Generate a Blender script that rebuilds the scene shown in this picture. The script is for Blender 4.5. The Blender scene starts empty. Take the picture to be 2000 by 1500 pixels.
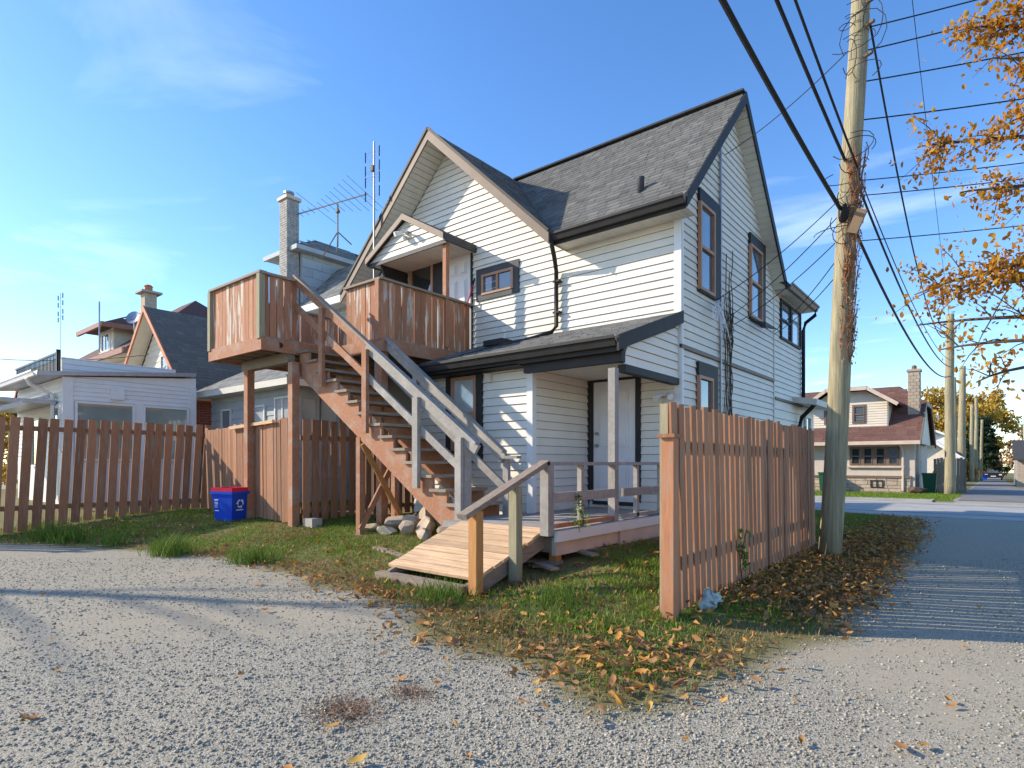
import bpy, math, random
import numpy as np
from mathutils import Vector
S = bpy.context.scene
COL = S.collection
random.seed(7); RNG = np.random.default_rng(7)
R = math.radians

# ---------------------------------------------------------------- camera
cam = bpy.data.cameras.new('camera'); camo = bpy.data.objects.new('camera', cam); COL.objects.link(camo)
camo.location = (0, 0, 1.3); camo.rotation_euler = (R(90), 0, math.atan(940 / 1153))
cam.sensor_width = 36; cam.lens = 36 * 1153 / 2000; cam.shift_y = 154 / 2000
cam.clip_start = 0.05; cam.clip_end = 3000
S.camera = camo
# ---------------------------------------------------------------- sky and sun
SUN = Vector((1.72, 1.0, -1.06))
W = bpy.data.worlds.new('World'); S.world = W; W.use_nodes = True
nt = W.node_tree; nt.nodes.clear()
sky = nt.nodes.new('ShaderNodeTexSky'); sky.sky_type = 'NISHITA'; sky.sun_disc = False
sky.sun_elevation = math.atan2(1.06, math.hypot(1.72, 1)); sky.sun_rotation = math.atan2(-1.72, -1.0) % (2 * math.pi)
sky.air_density = 1.0; sky.dust_density = 0.25; sky.ozone_density = 3.0
tc = nt.nodes.new('ShaderNodeTexCoord'); sep = nt.nodes.new('ShaderNodeSeparateXYZ'); nt.links.new(tc.outputs['Generated'], sep.inputs[0])
zc = nt.nodes.new('ShaderNodeMath'); zc.operation = 'MAXIMUM'; zc.inputs[1].default_value = 0.06; nt.links.new(sep.outputs['Z'], zc.inputs[0])
cmb = nt.nodes.new('ShaderNodeCombineXYZ')
for i, ax in enumerate('XY'):
    d = nt.nodes.new('ShaderNodeMath'); d.operation = 'DIVIDE'; nt.links.new(sep.outputs[ax], d.inputs[0]); nt.links.new(zc.outputs[0], d.inputs[1]); nt.links.new(d.outputs[0], cmb.inputs[i])
mp = nt.nodes.new('ShaderNodeMapping'); mp.inputs['Rotation'].default_value = (0, 0, R(25)); mp.inputs['Scale'].default_value = (0.55, 0.9, 1); mp.inputs['Location'].default_value = (-3.2, 6.4, 0)
nt.links.new(cmb.outputs[0], mp.inputs[0])
nz = nt.nodes.new('ShaderNodeTexNoise'); nz.inputs['Scale'].default_value = 1.0; nz.inputs['Detail'].default_value = 7; nz.inputs['Roughness'].default_value = 0.55; nz.inputs['Distortion'].default_value = 0.6
nt.links.new(mp.outputs[0], nz.inputs['Vector'])
cr = nt.nodes.new('ShaderNodeValToRGB'); cr.color_ramp.elements[0].position = 0.58; cr.color_ramp.elements[1].position = 0.92
cr.color_ramp.elements[1].color = (0.42, 0.42, 0.42, 1)
nt.links.new(nz.outputs['Fac'], cr.inputs[0])
mx = nt.nodes.new('ShaderNodeMixRGB'); mx.inputs[2].default_value = (7.5, 8.0, 9.0, 1)
nt.links.new(cr.outputs[0], mx.inputs[0]); 
hs = nt.nodes.new('ShaderNodeHueSaturation'); hs.inputs['Saturation'].default_value = 1.2; hs.inputs['Hue'].default_value = 0.506; nt.links.new(sky.outputs[0], hs.inputs['Color'])
bg = nt.nodes.new('ShaderNodeBackground'); bg.inputs['Strength'].default_value = 0.14
nt.links.new(hs.outputs[0], mx.inputs[1]); nt.links.new(mx.outputs[0], bg.inputs['Color'])
wo = nt.nodes.new('ShaderNodeOutputWorld'); nt.links.new(bg.outputs[0], wo.inputs['Surface'])
sl = bpy.data.lights.new('sun', 'SUN'); sl.energy = 3.1; sl.angle = R(0.6); sl.color = (1.0, 0.87, 0.68)
so = bpy.data.objects.new('sun', sl); COL.objects.link(so); so.location = (-20, -12, 20); so.rotation_euler = SUN.to_track_quat('-Z', 'Y').to_euler()
S.view_settings.view_transform = 'Standard'; S.view_settings.look = 'None'; S.view_settings.gamma = 1; S.view_settings.use_curve_mapping = False
S.view_settings.exposure = 1.08

# ---------------------------------------------------------------- helpers
def root_of(o):
    while o.parent: o = o.parent
    return o
class MB:
    def __init__(s): s.v = []; s.f = []
    def add(s, vs, fs):
        n = len(s.v); s.v += [tuple(p) for p in vs]; s.f += [tuple(i + n for i in q) for q in fs]; return s
    def hexa(s, a):   # 8 points: bottom 4, top 4
        return s.add(a, [(3, 2, 1, 0), (4, 5, 6, 7), (0, 1, 5, 4), (1, 2, 6, 5), (2, 3, 7, 6), (3, 0, 4, 7)])
    def box(s, x0, x1, y0, y1, z0, z1):
        return s.hexa([(x0, y0, z0), (x1, y0, z0), (x1, y1, z0), (x0, y1, z0), (x0, y0, z1), (x1, y0, z1), (x1, y1, z1), (x0, y1, z1)])
    def beam(s, p0, p1, w, h, up=(0, 0, 1)):
        p0 = Vector(p0); p1 = Vector(p1); d = (p1 - p0).normalized(); u = Vector(up)
        if abs(d.dot(u)) > .99: u = Vector((0, 1, 0))
        sd = d.cross(u).normalized() * (w / 2); u = sd.cross(d).normalized() * (h / 2)
        return s.hexa([p0 - sd - u, p0 + sd - u, p1 + sd - u, p1 - sd - u, p0 - sd + u, p0 + sd + u, p1 + sd + u, p1 - sd + u])
    def tube(s, pts, r, n=6):
        pts = [Vector(p) for p in pts]; rs = r if isinstance(r, (list, tuple)) else [r] * len(pts)
        base = len(s.v); ref = Vector((0.31, 0.17, 0.93)).normalized()
        for i, p in enumerate(pts):
            d = (pts[min(i + 1, len(pts) - 1)] - pts[max(i - 1, 0)]).normalized()
            a = d.cross(ref)
            if a.length < .05: a = d.cross(Vector((1, 0, 0)))
            a.normalize(); b = d.cross(a)
            for k in range(n):
                t = 2 * math.pi * k / n; s.v.append(tuple(p + (a * math.cos(t) + b * math.sin(t)) * rs[i]))
        for i in range(len(pts) - 1):
            for k in range(n):
                k2 = (k + 1) % n; s.f.append((base + i * n + k, base + i * n + k2, base + (i + 1) * n + k2, base + (i + 1) * n + k))
        s.f.append(tuple(base + k for k in range(n))[::-1]); s.f.append(tuple(base + (len(pts) - 1) * n + k for k in range(n)))
        return s
    def lathe(s, c, prof, n=16):   # prof: (r, z)
        base = len(s.v)
        for r, z in prof:
            for k in range(n):
                t = 2 * math.pi * k / n; s.v.append((c[0] + r * math.cos(t), c[1] + r * math.sin(t), c[2] + z))
        for i in range(len(prof) - 1):
            for k in range(n):
                k2 = (k + 1) % n; s.f.append((base + i * n + k, base + i * n + k2, base + (i + 1) * n + k2, base + (i + 1) * n + k))
        s.f.append(tuple(base + k for k in range(n))[::-1]); s.f.append(tuple(base + (len(prof) - 1) * n + k for k in range(n)))
        return s
    def prism(s, poly, vec):   # poly of 3d points extruded along vec
        n = len(poly); vec = Vector(vec); base = len(s.v)
        s.v += [tuple(p) for p in poly] + [tuple(Vector(p) + vec) for p in poly]
        s.f.append(tuple(base + i for i in range(n))[::-1]); s.f.append(tuple(base + n + i for i in range(n)))
        for i in range(n):
            j = (i + 1) % n; s.f.append((base + i, base + j, base + n + j, base + n + i))
        return s
    def blob(s, c, r, seed, sub=2, flat=1.0):
        import bmesh
        bm = bmesh.new(); bmesh.ops.create_icosphere(bm, subdivisions=sub, radius=1)
        rr = random.Random(seed); ph = [(Vector((rr.gauss(0, 1), rr.gauss(0, 1), rr.gauss(0, 1))).normalized(), rr.uniform(.42, .82)) for _ in range(16)]
        idx = {}
        n = len(s.v)
        for i, v in enumerate(bm.verts):
            p = v.co.copy()
            for d, h in ph:
                t = p.dot(d)
                if t > h: p -= d * (t - h)
            idx[v] = n + i; s.v.append((c[0] + p.x * r[0], c[1] + p.y * r[1], c[2] + p.z * r[2] * flat))
        for f in bm.faces: s.f.append(tuple(idx[v] for v in f.verts))
        bm.free(); return s
    def build(s, name, m, parent=None, smooth=False, kind=None):
        me = bpy.data.meshes.new(name); o = bpy.data.objects.new(name, me); COL.objects.link(o)
        off = Vector((0, 0, 0))
        if parent: o.parent = parent; off = root_of(parent).location
        me.from_pydata([(p[0] - off.x, p[1] - off.y, p[2] - off.z) for p in s.v], [], s.f)
        me.materials.append(m)
        if smooth: me.polygons.foreach_set('use_smooth', [True] * len(me.polygons))
        if kind: o['kind'] = kind
        return o
def B(): return MB()
def tag(o, label, cat, group=None):
    o['label'] = label; o['category'] = cat
    if group: o['group'] = group
    return o
def thing(name, label, cat, loc, group=None):
    o = bpy.data.objects.new(name, None); o.empty_display_size = .2; COL.objects.link(o); o.location = loc
    return tag(o, label, cat, group)
def np_mesh(name, V, F, m, tint=None, parent=None, kind='stuff'):
    me = bpy.data.meshes.new(name); nv = len(V); nf, k = F.shape
    if parent is not None: V = V - np.array(root_of(parent).location)
    me.vertices.add(nv); me.vertices.foreach_set('co', V.astype(np.float32).ravel())
    me.loops.add(nf * k); me.loops.foreach_set('vertex_index', F.astype(np.int32).ravel())
    me.polygons.add(nf); me.polygons.foreach_set('loop_start', np.arange(0, nf * k, k, dtype=np.int32)); me.polygons.foreach_set('loop_total', np.full(nf, k, dtype=np.int32))
    if tint is not None:
        a = me.attributes.new('tint', 'FLOAT', 'POINT'); a.data.foreach_set('value', tint.astype(np.float32))
    me.update(); me.validate(); me.materials.append(m)
    o = bpy.data.objects.new(name, me); COL.objects.link(o)
    if parent is not None: o.parent = parent
    if kind: o['kind'] = kind
    return o

# ---------------------------------------------------------------- materials
def nodes(m):
    m.use_nodes = True; n = m.node_tree; return n, n.nodes['Principled BSDF']
def N(n, t, **kw):
    x = n.nodes.new(t)
    for k, v in kw.items():
        if k in x.inputs: x.inputs[k].default_value = v
        else: setattr(x, k, v)
    return x
def mat(name, col, rough=.7, var=.12, scale=6., stretch=(1, 1, 1), bump=.0, bscale=60., metal=0., rnd=0., dirt=None, dscale=1.5, damt=.5, spec=.25, sharp=.18, thr=.5):
    m = bpy.data.materials.new(name); n, p = nodes(m); L = n.links.new
    p.inputs['Roughness'].default_value = rough; p.inputs['Metallic'].default_value = metal; p.inputs['Specular IOR Level'].default_value = spec
    g = N(n, 'ShaderNodeNewGeometry'); mpn = N(n, 'ShaderNodeMapping'); mpn.inputs['Scale'].default_value = stretch
    L(g.outputs['Position'], mpn.inputs['Vector'])
    no = N(n, 'ShaderNodeTexNoise', Scale=scale, Detail=5.); L(mpn.outputs[0], no.inputs['Vector'])
    mr = N(n, 'ShaderNodeMapRange'); mr.inputs['From Min'].default_value = .25; mr.inputs['From Max'].default_value = .75
    mr.inputs['To Min'].default_value = 1 - var; mr.inputs['To Max'].default_value = 1 + var; L(no.outputs['Fac'], mr.inputs['Value'])
    val = mr.outputs[0]
    if rnd:
        oi = N(n, 'ShaderNodeObjectInfo'); r2 = N(n, 'ShaderNodeMapRange'); r2.inputs['To Min'].default_value = 1 - rnd; r2.inputs['To Max'].default_value = 1 + rnd
        L(oi.outputs['Random'], r2.inputs['Value']); mu = N(n, 'ShaderNodeMath', operation='MULTIPLY'); L(val, mu.inputs[0]); L(r2.outputs[0], mu.inputs[1]); val = mu.outputs[0]
    vm = N(n, 'ShaderNodeVectorMath', operation='SCALE'); vm.inputs[0].default_value = col[:3]; L(val, vm.inputs['Scale'])
    out = vm.outputs[0]
    if dirt:
        d = N(n, 'ShaderNodeTexNoise', Scale=dscale, Detail=8., Roughness=.65); L(mpn.outputs[0], d.inputs['Vector'])
        dr = N(n, 'ShaderNodeMapRange'); dr.inputs['From Min'].default_value = thr; dr.inputs['From Max'].default_value = thr + sharp; dr.inputs['To Max'].default_value = damt; L(d.outputs['Fac'], dr.inputs['Value'])
        mm = N(n, 'ShaderNodeMixRGB'); L(dr.outputs[0], mm.inputs[0]); L(out, mm.inputs[1]); mm.inputs[2].default_value = (*dirt, 1); out = mm.outputs[0]
    L(out, p.inputs['Base Color'])
    if bump:
        b = N(n, 'ShaderNodeTexNoise', Scale=bscale, Detail=4.); L(mpn.outputs[0], b.inputs['Vector'])
        bb = N(n, 'ShaderNodeBump', Strength=bump, Distance=.01); L(b.outputs['Fac'], bb.inputs['Height']); L(bb.outputs[0], p.inputs['Normal'])
    return m
def ramp_mat(name, stops, rough=.7, transl=0., attr='tint'):
    m = bpy.data.materials.new(name); n, p = nodes(m); L = n.links.new
    a = N(n, 'ShaderNodeAttribute', attribute_name=attr); r = N(n, 'ShaderNodeValToRGB')
    while len(r.color_ramp.elements) < len(stops): r.color_ramp.elements.new(.5)
    for e, (t, c) in zip(r.color_ramp.elements, stops): e.position = t; e.color = (*c, 1)
    L(a.outputs['Fac'], r.inputs[0]); L(r.outputs[0], p.inputs['Base Color']); p.inputs['Roughness'].default_value = rough; p.inputs['Specular IOR Level'].default_value = .2
    if transl:
        t = N(n, 'ShaderNodeBsdfTranslucent'); L(r.outputs[0], t.inputs[0]); mxs = N(n, 'ShaderNodeMixShader'); mxs.inputs[0].default_value = transl
        o = n.nodes['Material Output']; L(p.outputs[0], mxs.inputs[1]); L(t.outputs[0], mxs.inputs[2]); L(mxs.outputs[0], o.inputs['Surface'])
    return m
def glassy(name, col, rough=.04):
    m = mat(name, col, rough, .25, 1.3); m.node_tree.nodes['Principled BSDF'].inputs['Specular IOR Level'].default_value = 1.0
    m.node_tree.nodes['Principled BSDF'].inputs['Coat Weight'].default_value = .6; m.node_tree.nodes['Principled BSDF'].inputs['Coat Roughness'].default_value = .02
    return m
WOODX = (1.2, 12, 12); WOODY = (12, 1.2, 12); WOODZ = (12, 12, 1.2)
M = {}
M['backing'] = mat('shadow_gap_backing', (.13, .12, .105), .9, .1, 5)  # dark core colour paints in the shadow line under each siding board
M['siding'] = mat('siding', (.76, .715, .63), .55, .04, 3, rnd=.03, dirt=(.50, .46, .38), dscale=.7, damt=.42)
M['trimwhite'] = mat('trim_white', (.74, .74, .72), .5, .04, 4)
M['dark'] = mat('charcoal_trim', (.03, .028, .027), .6, .2, 5)
M['darkblue'] = mat('slate_trim', (.06, .063, .07), .6, .2, 5)
M['taupe'] = mat('taupe_trim', (.185, .135, .105), .55, .12, 4)
M['soffit'] = mat('soffit', (.62, .59, .51), .6, .08, 5)
M['brownframe'] = mat('brown_frame', (.42, .235, .15), .55, .12, 5)
M['shingle'] = ramp_mat('shingle', [(0, (.105, .105, .103)), (.5, (.15, .149, .145)), (1, (.205, .203, .195))], .9)
M['shinglegrey'] = ramp_mat('shingle_grey', [(0, (.12, .13, .13)), (.5, (.2, .205, .2)), (1, (.29, .29, .27))], .9)
M['shinglebrown'] = ramp_mat('shingle_brown', [(0, (.10, .055, .045)), (.5, (.16, .085, .07)), (1, (.21, .12, .10))], .9)
M['roofcore'] = mat('roof_core', (.06, .06, .062), .9, .2, 8)
M['roofbrown'] = mat('roof_brown', (.13, .07, .058), .9, .25, 7)
M['fence'] = mat('brown_fence_paint', (.37, .165, .085), .75, .16, 4, WOODZ, .3, 30, rnd=.26, dirt=(.36, .27, .2), dscale=2.2, damt=.6)
M['fencedull'] = mat('dull_fence_wood', (.37, .18, .10), .8, .2, 4, WOODZ, .25, 30, rnd=.25, dirt=(.2, .19, .17), dscale=1.6, damt=.6)
M['peel'] = mat('peeling_paint', (.41, .19, .105), .75, .16, 4, WOODZ, .3, 30, rnd=.18, dirt=(.60, .55, .47), dscale=.9, damt=.9, sharp=.06, thr=.545)
M['brown'] = mat('brown_wood', (.39, .18, .10), .75, .16, 5, (5, 5, 5), .2, 25, rnd=.12, dirt=(.42, .36, .30), dscale=.7, damt=.6)
M['grey'] = mat('grey_stain', (.315, .29, .262), .75, .14, 5, (4, 4, 4), .2, 25, rnd=.08, dirt=(.5, .47, .43), dscale=.7, damt=.5)
M['weather'] = mat('weathered_wood', (.30, .235, .18), .85, .25, 4, WOODY, .35, 25, rnd=.15)
M['raw'] = mat('raw_planks', (.60, .40, .235), .75, .3, 2.2, (1.2, 14, 14), .25, 25, rnd=.2, dirt=(.42, .30, .2), dscale=1.4, damt=.5)
M['rawbox'] = mat('tan_box', (.22, .145, .085), .7, .15, 5)
M['cedar'] = mat('new_post', (.50, .24, .085), .65, .15, 4, WOODZ, .2, 25)
M['mossy'] = mat('green_tinged_post', (.32, .29, .19), .85, .2, 4, WOODZ, .25, 25)
M['porchpaint'] = mat('porch_beige', (.62, .49, .39), .7, .12, 3, dirt=(.42, .34, .27), dscale=2, damt=.5)
M['glass'] = glassy('window_glass', (.10, .125, .15))
M['glassblind'] = glassy('window_blind_glass', (.42, .44, .44), .12)
M['sunglass'] = glassy('sunroom_glass', (.27, .31, .27), .05)
M['glassdark'] = glassy('dark_glass', (.03, .035, .035))
M['door'] = mat('white_door', (.72, .71, .71), .4, .04, 3)
M['metal'] = mat('grey_metal', (.35, .35, .36), .4, .15, 8, metal=.8)
M['rust'] = mat('rusty_iron', (.16, .12, .08), .7, .3, 9)
M['black'] = mat('black_plastic', (.015, .015, .017), .45, .2, 6)
M['wire'] = mat('wire_black', (.02, .02, .022), .6, .2, 6)
M['pole'] = mat('pole_wood', (.33, .285, .18), .85, .35, 3, (11, 11, .6), .8, 9, dirt=(.15, .15, .10), dscale=1.1, damt=.75)
M['blue'] = mat('bin_blue', (.012, .07, .52), .35, .06, 5)
M['red'] = mat('bin_red', (.62, .02, .05), .35, .06, 5)
M['white'] = mat('white_print', (.75, .75, .78), .5, .04, 5)
M['rock'] = mat('rock', (.46, .365, .27), .9, .3, 5, bump=.6, bscale=22, rnd=.2)
M['concrete'] = mat('concrete', (.42, .38, .33), .9, .15, 4, bump=.3, bscale=60)
M['street'] = mat('street_concrete', (.40, .385, .35), .9, .12, 1.2, bump=.2, bscale=40, dirt=(.27, .25, .22), dscale=.4, damt=.5)
M['asphalt'] = mat('lane_asphalt', (.20, .19, .18), .9, .2, 1.5, bump=.3, bscale=60)
M['greysid'] = mat('grey_shake', (.42, .45, .46), .7, .1, 3, rnd=.06)
M['whitebrick'] = mat('painted_brick', (.52, .54, .54), .8, .15, 9, rnd=.1)
M['greybrick'] = mat('grey_brick', (.42, .40, .37), .85, .3, 7, rnd=.2)
M['redbrick'] = mat('red_brick', (.30, .085, .05), .85, .2, 9, rnd=.15)
M['tanbrick'] = mat('tan_stone', (.46, .37, .28), .85, .2, 6, rnd=.15)
M['mortar'] = mat('mortar', (.32, .31, .29), .9, .1, 9)
M['stucco'] = mat('beige_stucco', (.58, .50, .42), .85, .06, 5)
M['cream'] = mat('cream_siding', (.70, .62, .50), .6, .05, 4)
M['white_sid'] = mat('cool_white_siding', (.76, .745, .715), .5, .04, 4)
M['orange'] = mat('orange_trim', (.50, .17, .075), .55, .12, 4)
M['browntrim'] = mat('brown_fascia', (.28, .12, .08), .5, .12, 4)
M['green_sid'] = mat('mint_siding', (.42, .60, .50), .6, .06, 4)
M['binGreen'] = mat('bin_green', (.02, .10, .055), .5, .1, 4)
M['car'] = mat('car_dark', (.02, .022, .03), .25, .1, 4)
M['bark'] = mat('bark', (.10, .075, .055), .9, .3, 6, (6, 6, 1.5), .5, 20)
M['vine'] = mat('dead_vine', (.28, .12, .06), .85, .35, 9)
M['bag'] = mat('plastic_bag', (.42, .50, .50), .3, .35, 14, bump=1., bscale=25)
M['leaf'] = ramp_mat('dry_leaf', [(0, (.20, .10, .05)), (.35, (.34, .18, .08)), (.65, (.45, .22, .07)), (.88, (.52, .24, .05)), (1, (.56, .36, .09))], .7, .15)
M['treeleaf'] = ramp_mat('autumn_leaf', [(0, (.32, .12, .015)), (.5, (.55, .25, .025)), (1, (.62, .38, .05))], .55, .5)
M['yellowleaf'] = ramp_mat('yellow_leaf', [(0, (.22, .13, .03)), (.5, (.50, .31, .04)), (1, (.66, .45, .08))], .6, .3)
M['needle'] = ramp_mat('conifer_needle', [(0, (.012, .025, .012)), (1, (.05, .08, .03))], .7)
M['green'] = ramp_mat('green_leaf', [(0, (.04, .09, .015)), (.6, (.10, .19, .025)), (1, (.20, .26, .045))], .6, .3)
M['grass'] = ramp_mat('grass', [(0, (.30, .22, .10)), (.22, (.24, .21, .06)), (.45, (.15, .235, .028)), (1, (.20, .30, .035))], .6, .3)
M['straw'] = ramp_mat('dead_grass', [(0, (.20, .085, .045)), (1, (.36, .24, .13))], .8)
M['stone'] = ramp_mat('gravel_stone', [(0, (.18, .165, .13)), (.5, (.33, .30, .24)), (1, (.49, .45, .365))], .85)

# ---------------------------------------------------------------- ground
EDGE = np.array([(-30, .6), (-16, 1.2), (-12.18, 2.12), (-10.83, 2.78), (-9.35, 3.32), (-7.95, 3.76), (-6.34, 3.65), (-5.29, 3.49), (-4.17, 3.5), (-3.72, 3.09), (-3.27, 2.84), (-2.82, 2.9), (-2.39, 2.98), (-1.96, 2.67), (-1.63, 2.63), (-1.26, 2.93), (-1.1, 3.91), (-.97, 4.71), (-.85, 5.11), (-.92, 8.07), (-.95, 11.43), (-1.1, 15.5), (-1.6, 17.0), (-3.5, 17.4), (-30, 17.5)], float)
def edge_dist(X, Y):
    P = np.stack([X, Y], -1); best = np.full(X.shape, 1e9); ins = np.zeros(X.shape, bool)
    n = len(EDGE)
    for i in range(n):
        a = EDGE[i]; b = EDGE[(i + 1) % n]; ab = b - a
        t = np.clip(((P - a) @ ab) / (ab @ ab), 0, 1); d = np.linalg.norm(P - a - t[..., None] * ab, axis=-1)
        if i < n - 1: best = np.minimum(best, d)
        c = ((a[1] > Y) != (b[1] > Y)) & (X < (b[0] - a[0]) * (Y - a[1]) / ((b[1] - a[1]) or 1e-9) + a[0]); ins ^= c
    return np.where(ins, best, -best)
def sm(a, b, x):
    t = np.clip((x - a) / (b - a), 0, 1); return t * t * (3 - 2 * t)
def gz(X, Y):
    X = np.asarray(X, float); Y = np.asarray(Y, float); d = edge_dist(X, Y)
    z = .28 * sm(0, 3.6, d) + .012 * np.sin(X * 2.1 + .4) * np.sin(Y * 1.7) * sm(0, 6, 12 - np.hypot(X, Y))
    z = np.where((Y > 17.3) & (Y < 24.6), -.06, z)
    return z - .0125 * np.maximum(0, Y - 26)
def g1(x, y): return float(gz(np.array([x]), np.array([y]))[0])
def dirtf(X, Y):
    w = .5 + .5 * np.sin(X * 1.3 + 2 * np.sin(Y * .7 + .5)) * np.sin(Y * 1.1 + 1.5 * np.sin(X * .5))
    tr = np.maximum(np.exp(-((X + .25 + .08 * np.sin(Y * 1.3)) / .28) ** 2), np.exp(-((X - 1.25) / .3) ** 2)) * sm(1.5, 2.6, Y)
    arc = np.exp(-((Y - 1.9 - .22 * X - 1.2 * np.sin(X * .25)) / .35) ** 2) * .8 * (X < -2)
    return np.clip(np.maximum(np.maximum(tr, arc), sm(.55, .95, w)) * (.65 + .35 * np.sin(X * 9) * np.sin(Y * 8)), 0, 1)
xs = np.unique(np.concatenate([np.linspace(-900, -40, 12), np.linspace(-40, -16, 25), np.arange(-16, 4, .11), np.linspace(4, 30, 20), np.linspace(30, 900, 12)]))
ys = np.unique(np.concatenate([np.linspace(-300, -6, 10), np.linspace(-6, .4, 20), np.arange(.4, 12, .11), np.linspace(12, 30, 60), np.linspace(30, 140, 40), np.linspace(140, 1500, 12)]))
XX, YY = np.meshgrid(xs, ys); ZZ = gz(XX, YY); D = edge_dist(XX, YY)
lawn2 = ((XX < -1.05 - .15 * np.sin(YY)) | (XX > np.where(YY > 45, 1.05, 2.6))) & (YY > 24.8)
mask = np.clip(sm(-.12, .22, D + .10 * np.sin(XX * 5.3) * np.sin(YY * 4.1)), 0, 1); mask = np.where(lawn2, 1, np.where(YY > 17.3, 0, mask))
nx, ny = len(xs), len(ys); idx = np.arange(nx * ny).reshape(ny, nx)
F = np.stack([idx[:-1, :-1], idx[:-1, 1:], idx[1:, 1:], idx[1:, :-1]], -1).reshape(-1, 4)
def ground_mat():
    m = bpy.data.materials.new('gravel_and_soil'); n, p = nodes(m); L = n.links.new; p.inputs['Roughness'].default_value = .92; p.inputs['Specular IOR Level'].default_value = .2
    g = N(n, 'ShaderNodeNewGeometry'); at = N(n, 'ShaderNodeAttribute', attribute_name='tint')
    vo = N(n, 'ShaderNodeTexVoronoi', Scale=115.); L(g.outputs['Position'], vo.inputs['Vector'])
    bw = N(n, 'ShaderNodeRGBToBW'); L(vo.outputs['Color'], bw.inputs[0])
    r = N(n, 'ShaderNodeValToRGB'); r.color_ramp.elements[0].color = (.22, .20, .15, 1); r.color_ramp.elements[1].color = (.47, .43, .335, 1); r.color_ramp.elements[0].position = .2; r.color_ramp.elements[1].position = .8; L(bw.outputs[0], r.inputs[0])
    n1 = N(n, 'ShaderNodeTexNoise', Scale=.9, Detail=6.); L(g.outputs['Position'], n1.inputs['Vector'])
    r1 = N(n, 'ShaderNodeMapRange'); r1.inputs['From Min'].default_value = .47; r1.inputs['From Max'].default_value = .62; L(n1.outputs['Fac'], r1.inputs['Value'])
    fine = N(n, 'ShaderNodeTexNoise', Scale=40., Detail=6.); L(g.outputs['Position'], fine.inputs['Vector'])
    dr = N(n, 'ShaderNodeValToRGB'); dr.color_ramp.elements[0].color = (.26, .225, .16, 1); dr.color_ramp.elements[1].color = (.48, .42, .315, 1); L(fine.outputs['Fac'], dr.inputs[0])
    da = N(n, 'ShaderNodeAttribute', attribute_name='dirt'); dm_ = N(n, 'ShaderNodeMath', operation='MULTIPLY'); L(da.outputs['Fac'], dm_.inputs[0]); r1.inputs['From Min'].default_value = .3; r1.inputs['From Max'].default_value = .5; L(r1.outputs[0], dm_.inputs[1])
    m1 = N(n, 'ShaderNodeMixRGB'); L(dm_.outputs[0], m1.inputs[0]); L(r.outputs[0], m1.inputs[1]); L(dr.outputs[0], m1.inputs[2])
    sr = N(n, 'ShaderNodeValToRGB'); sr.color_ramp.elements[0].color = (.12, .095, .05, 1); sr.color_ramp.elements[1].color = (.22, .21, .07, 1); L(fine.outputs['Fac'], sr.inputs[0])
    m2 = N(n, 'ShaderNodeMixRGB'); L(at.outputs['Fac'], m2.inputs[0]); L(m1.outputs[0], m2.inputs[1]); L(sr.outputs[0], m2.inputs[2]); L(m2.outputs[0], p.inputs['Base Color'])
    b = N(n, 'ShaderNodeBump', Strength=.55, Distance=.01); iv_ = N(n, 'ShaderNodeMath', operation='MULTIPLY_ADD'); iv_.inputs[1].default_value = -.34; iv_.inputs[2].default_value = .42; L(dm_.outputs[0], iv_.inputs[0]); L(iv_.outputs[0], b.inputs['Strength']); L(vo.outputs['Distance'], b.inputs['Height']); b.invert = True; L(b.outputs[0], p.inputs['Normal'])
    return m
go = np_mesh('ground', np.stack([XX, YY, ZZ], -1).reshape(-1, 3), F, ground_mat(), mask.ravel(), kind='structure')
da = go.data.attributes.new('dirt', 'FLOAT', 'POINT'); da.data.foreach_set('value', dirtf(XX, YY).astype(np.float32).ravel())
go.data.polygons.foreach_set('use_smooth', np.ones(len(F), bool))
st = B().box(-400, 300, 17.75, 24.2, -.2, -.02).build('street', M['street']); st['kind'] = 'structure'
for y in (18.9, 22.9): B().box(-400, 300, y, y + .05, -.018, -.012).build('street_joint', M['asphalt'], st)
sw = B().box(-400, -1.6, 24.25, 25.4, -.2, .03).build('sidewalk', M['street']); sw['kind'] = 'structure'
ln = B(); 
for i in range(20):
    y0 = 25.5 + i * 6; y1 = y0 + 6
    e0, e1 = (2.5, 2.5) if y1 < 46 else ((2.5, 1.05) if y0 < 46 else (1.05, 1.05))
    ln.add([(-.95, y0, g1(0, y0) + .012), (e0, y0, g1(0, y0) + .012), (e1, y1, g1(0, y1) + .012), (-.95, y1, g1(0, y1) + .012)], [(0, 1, 2, 3)])
lo = ln.build('lane', M['asphalt']); lo['kind'] = 'structure'

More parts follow.
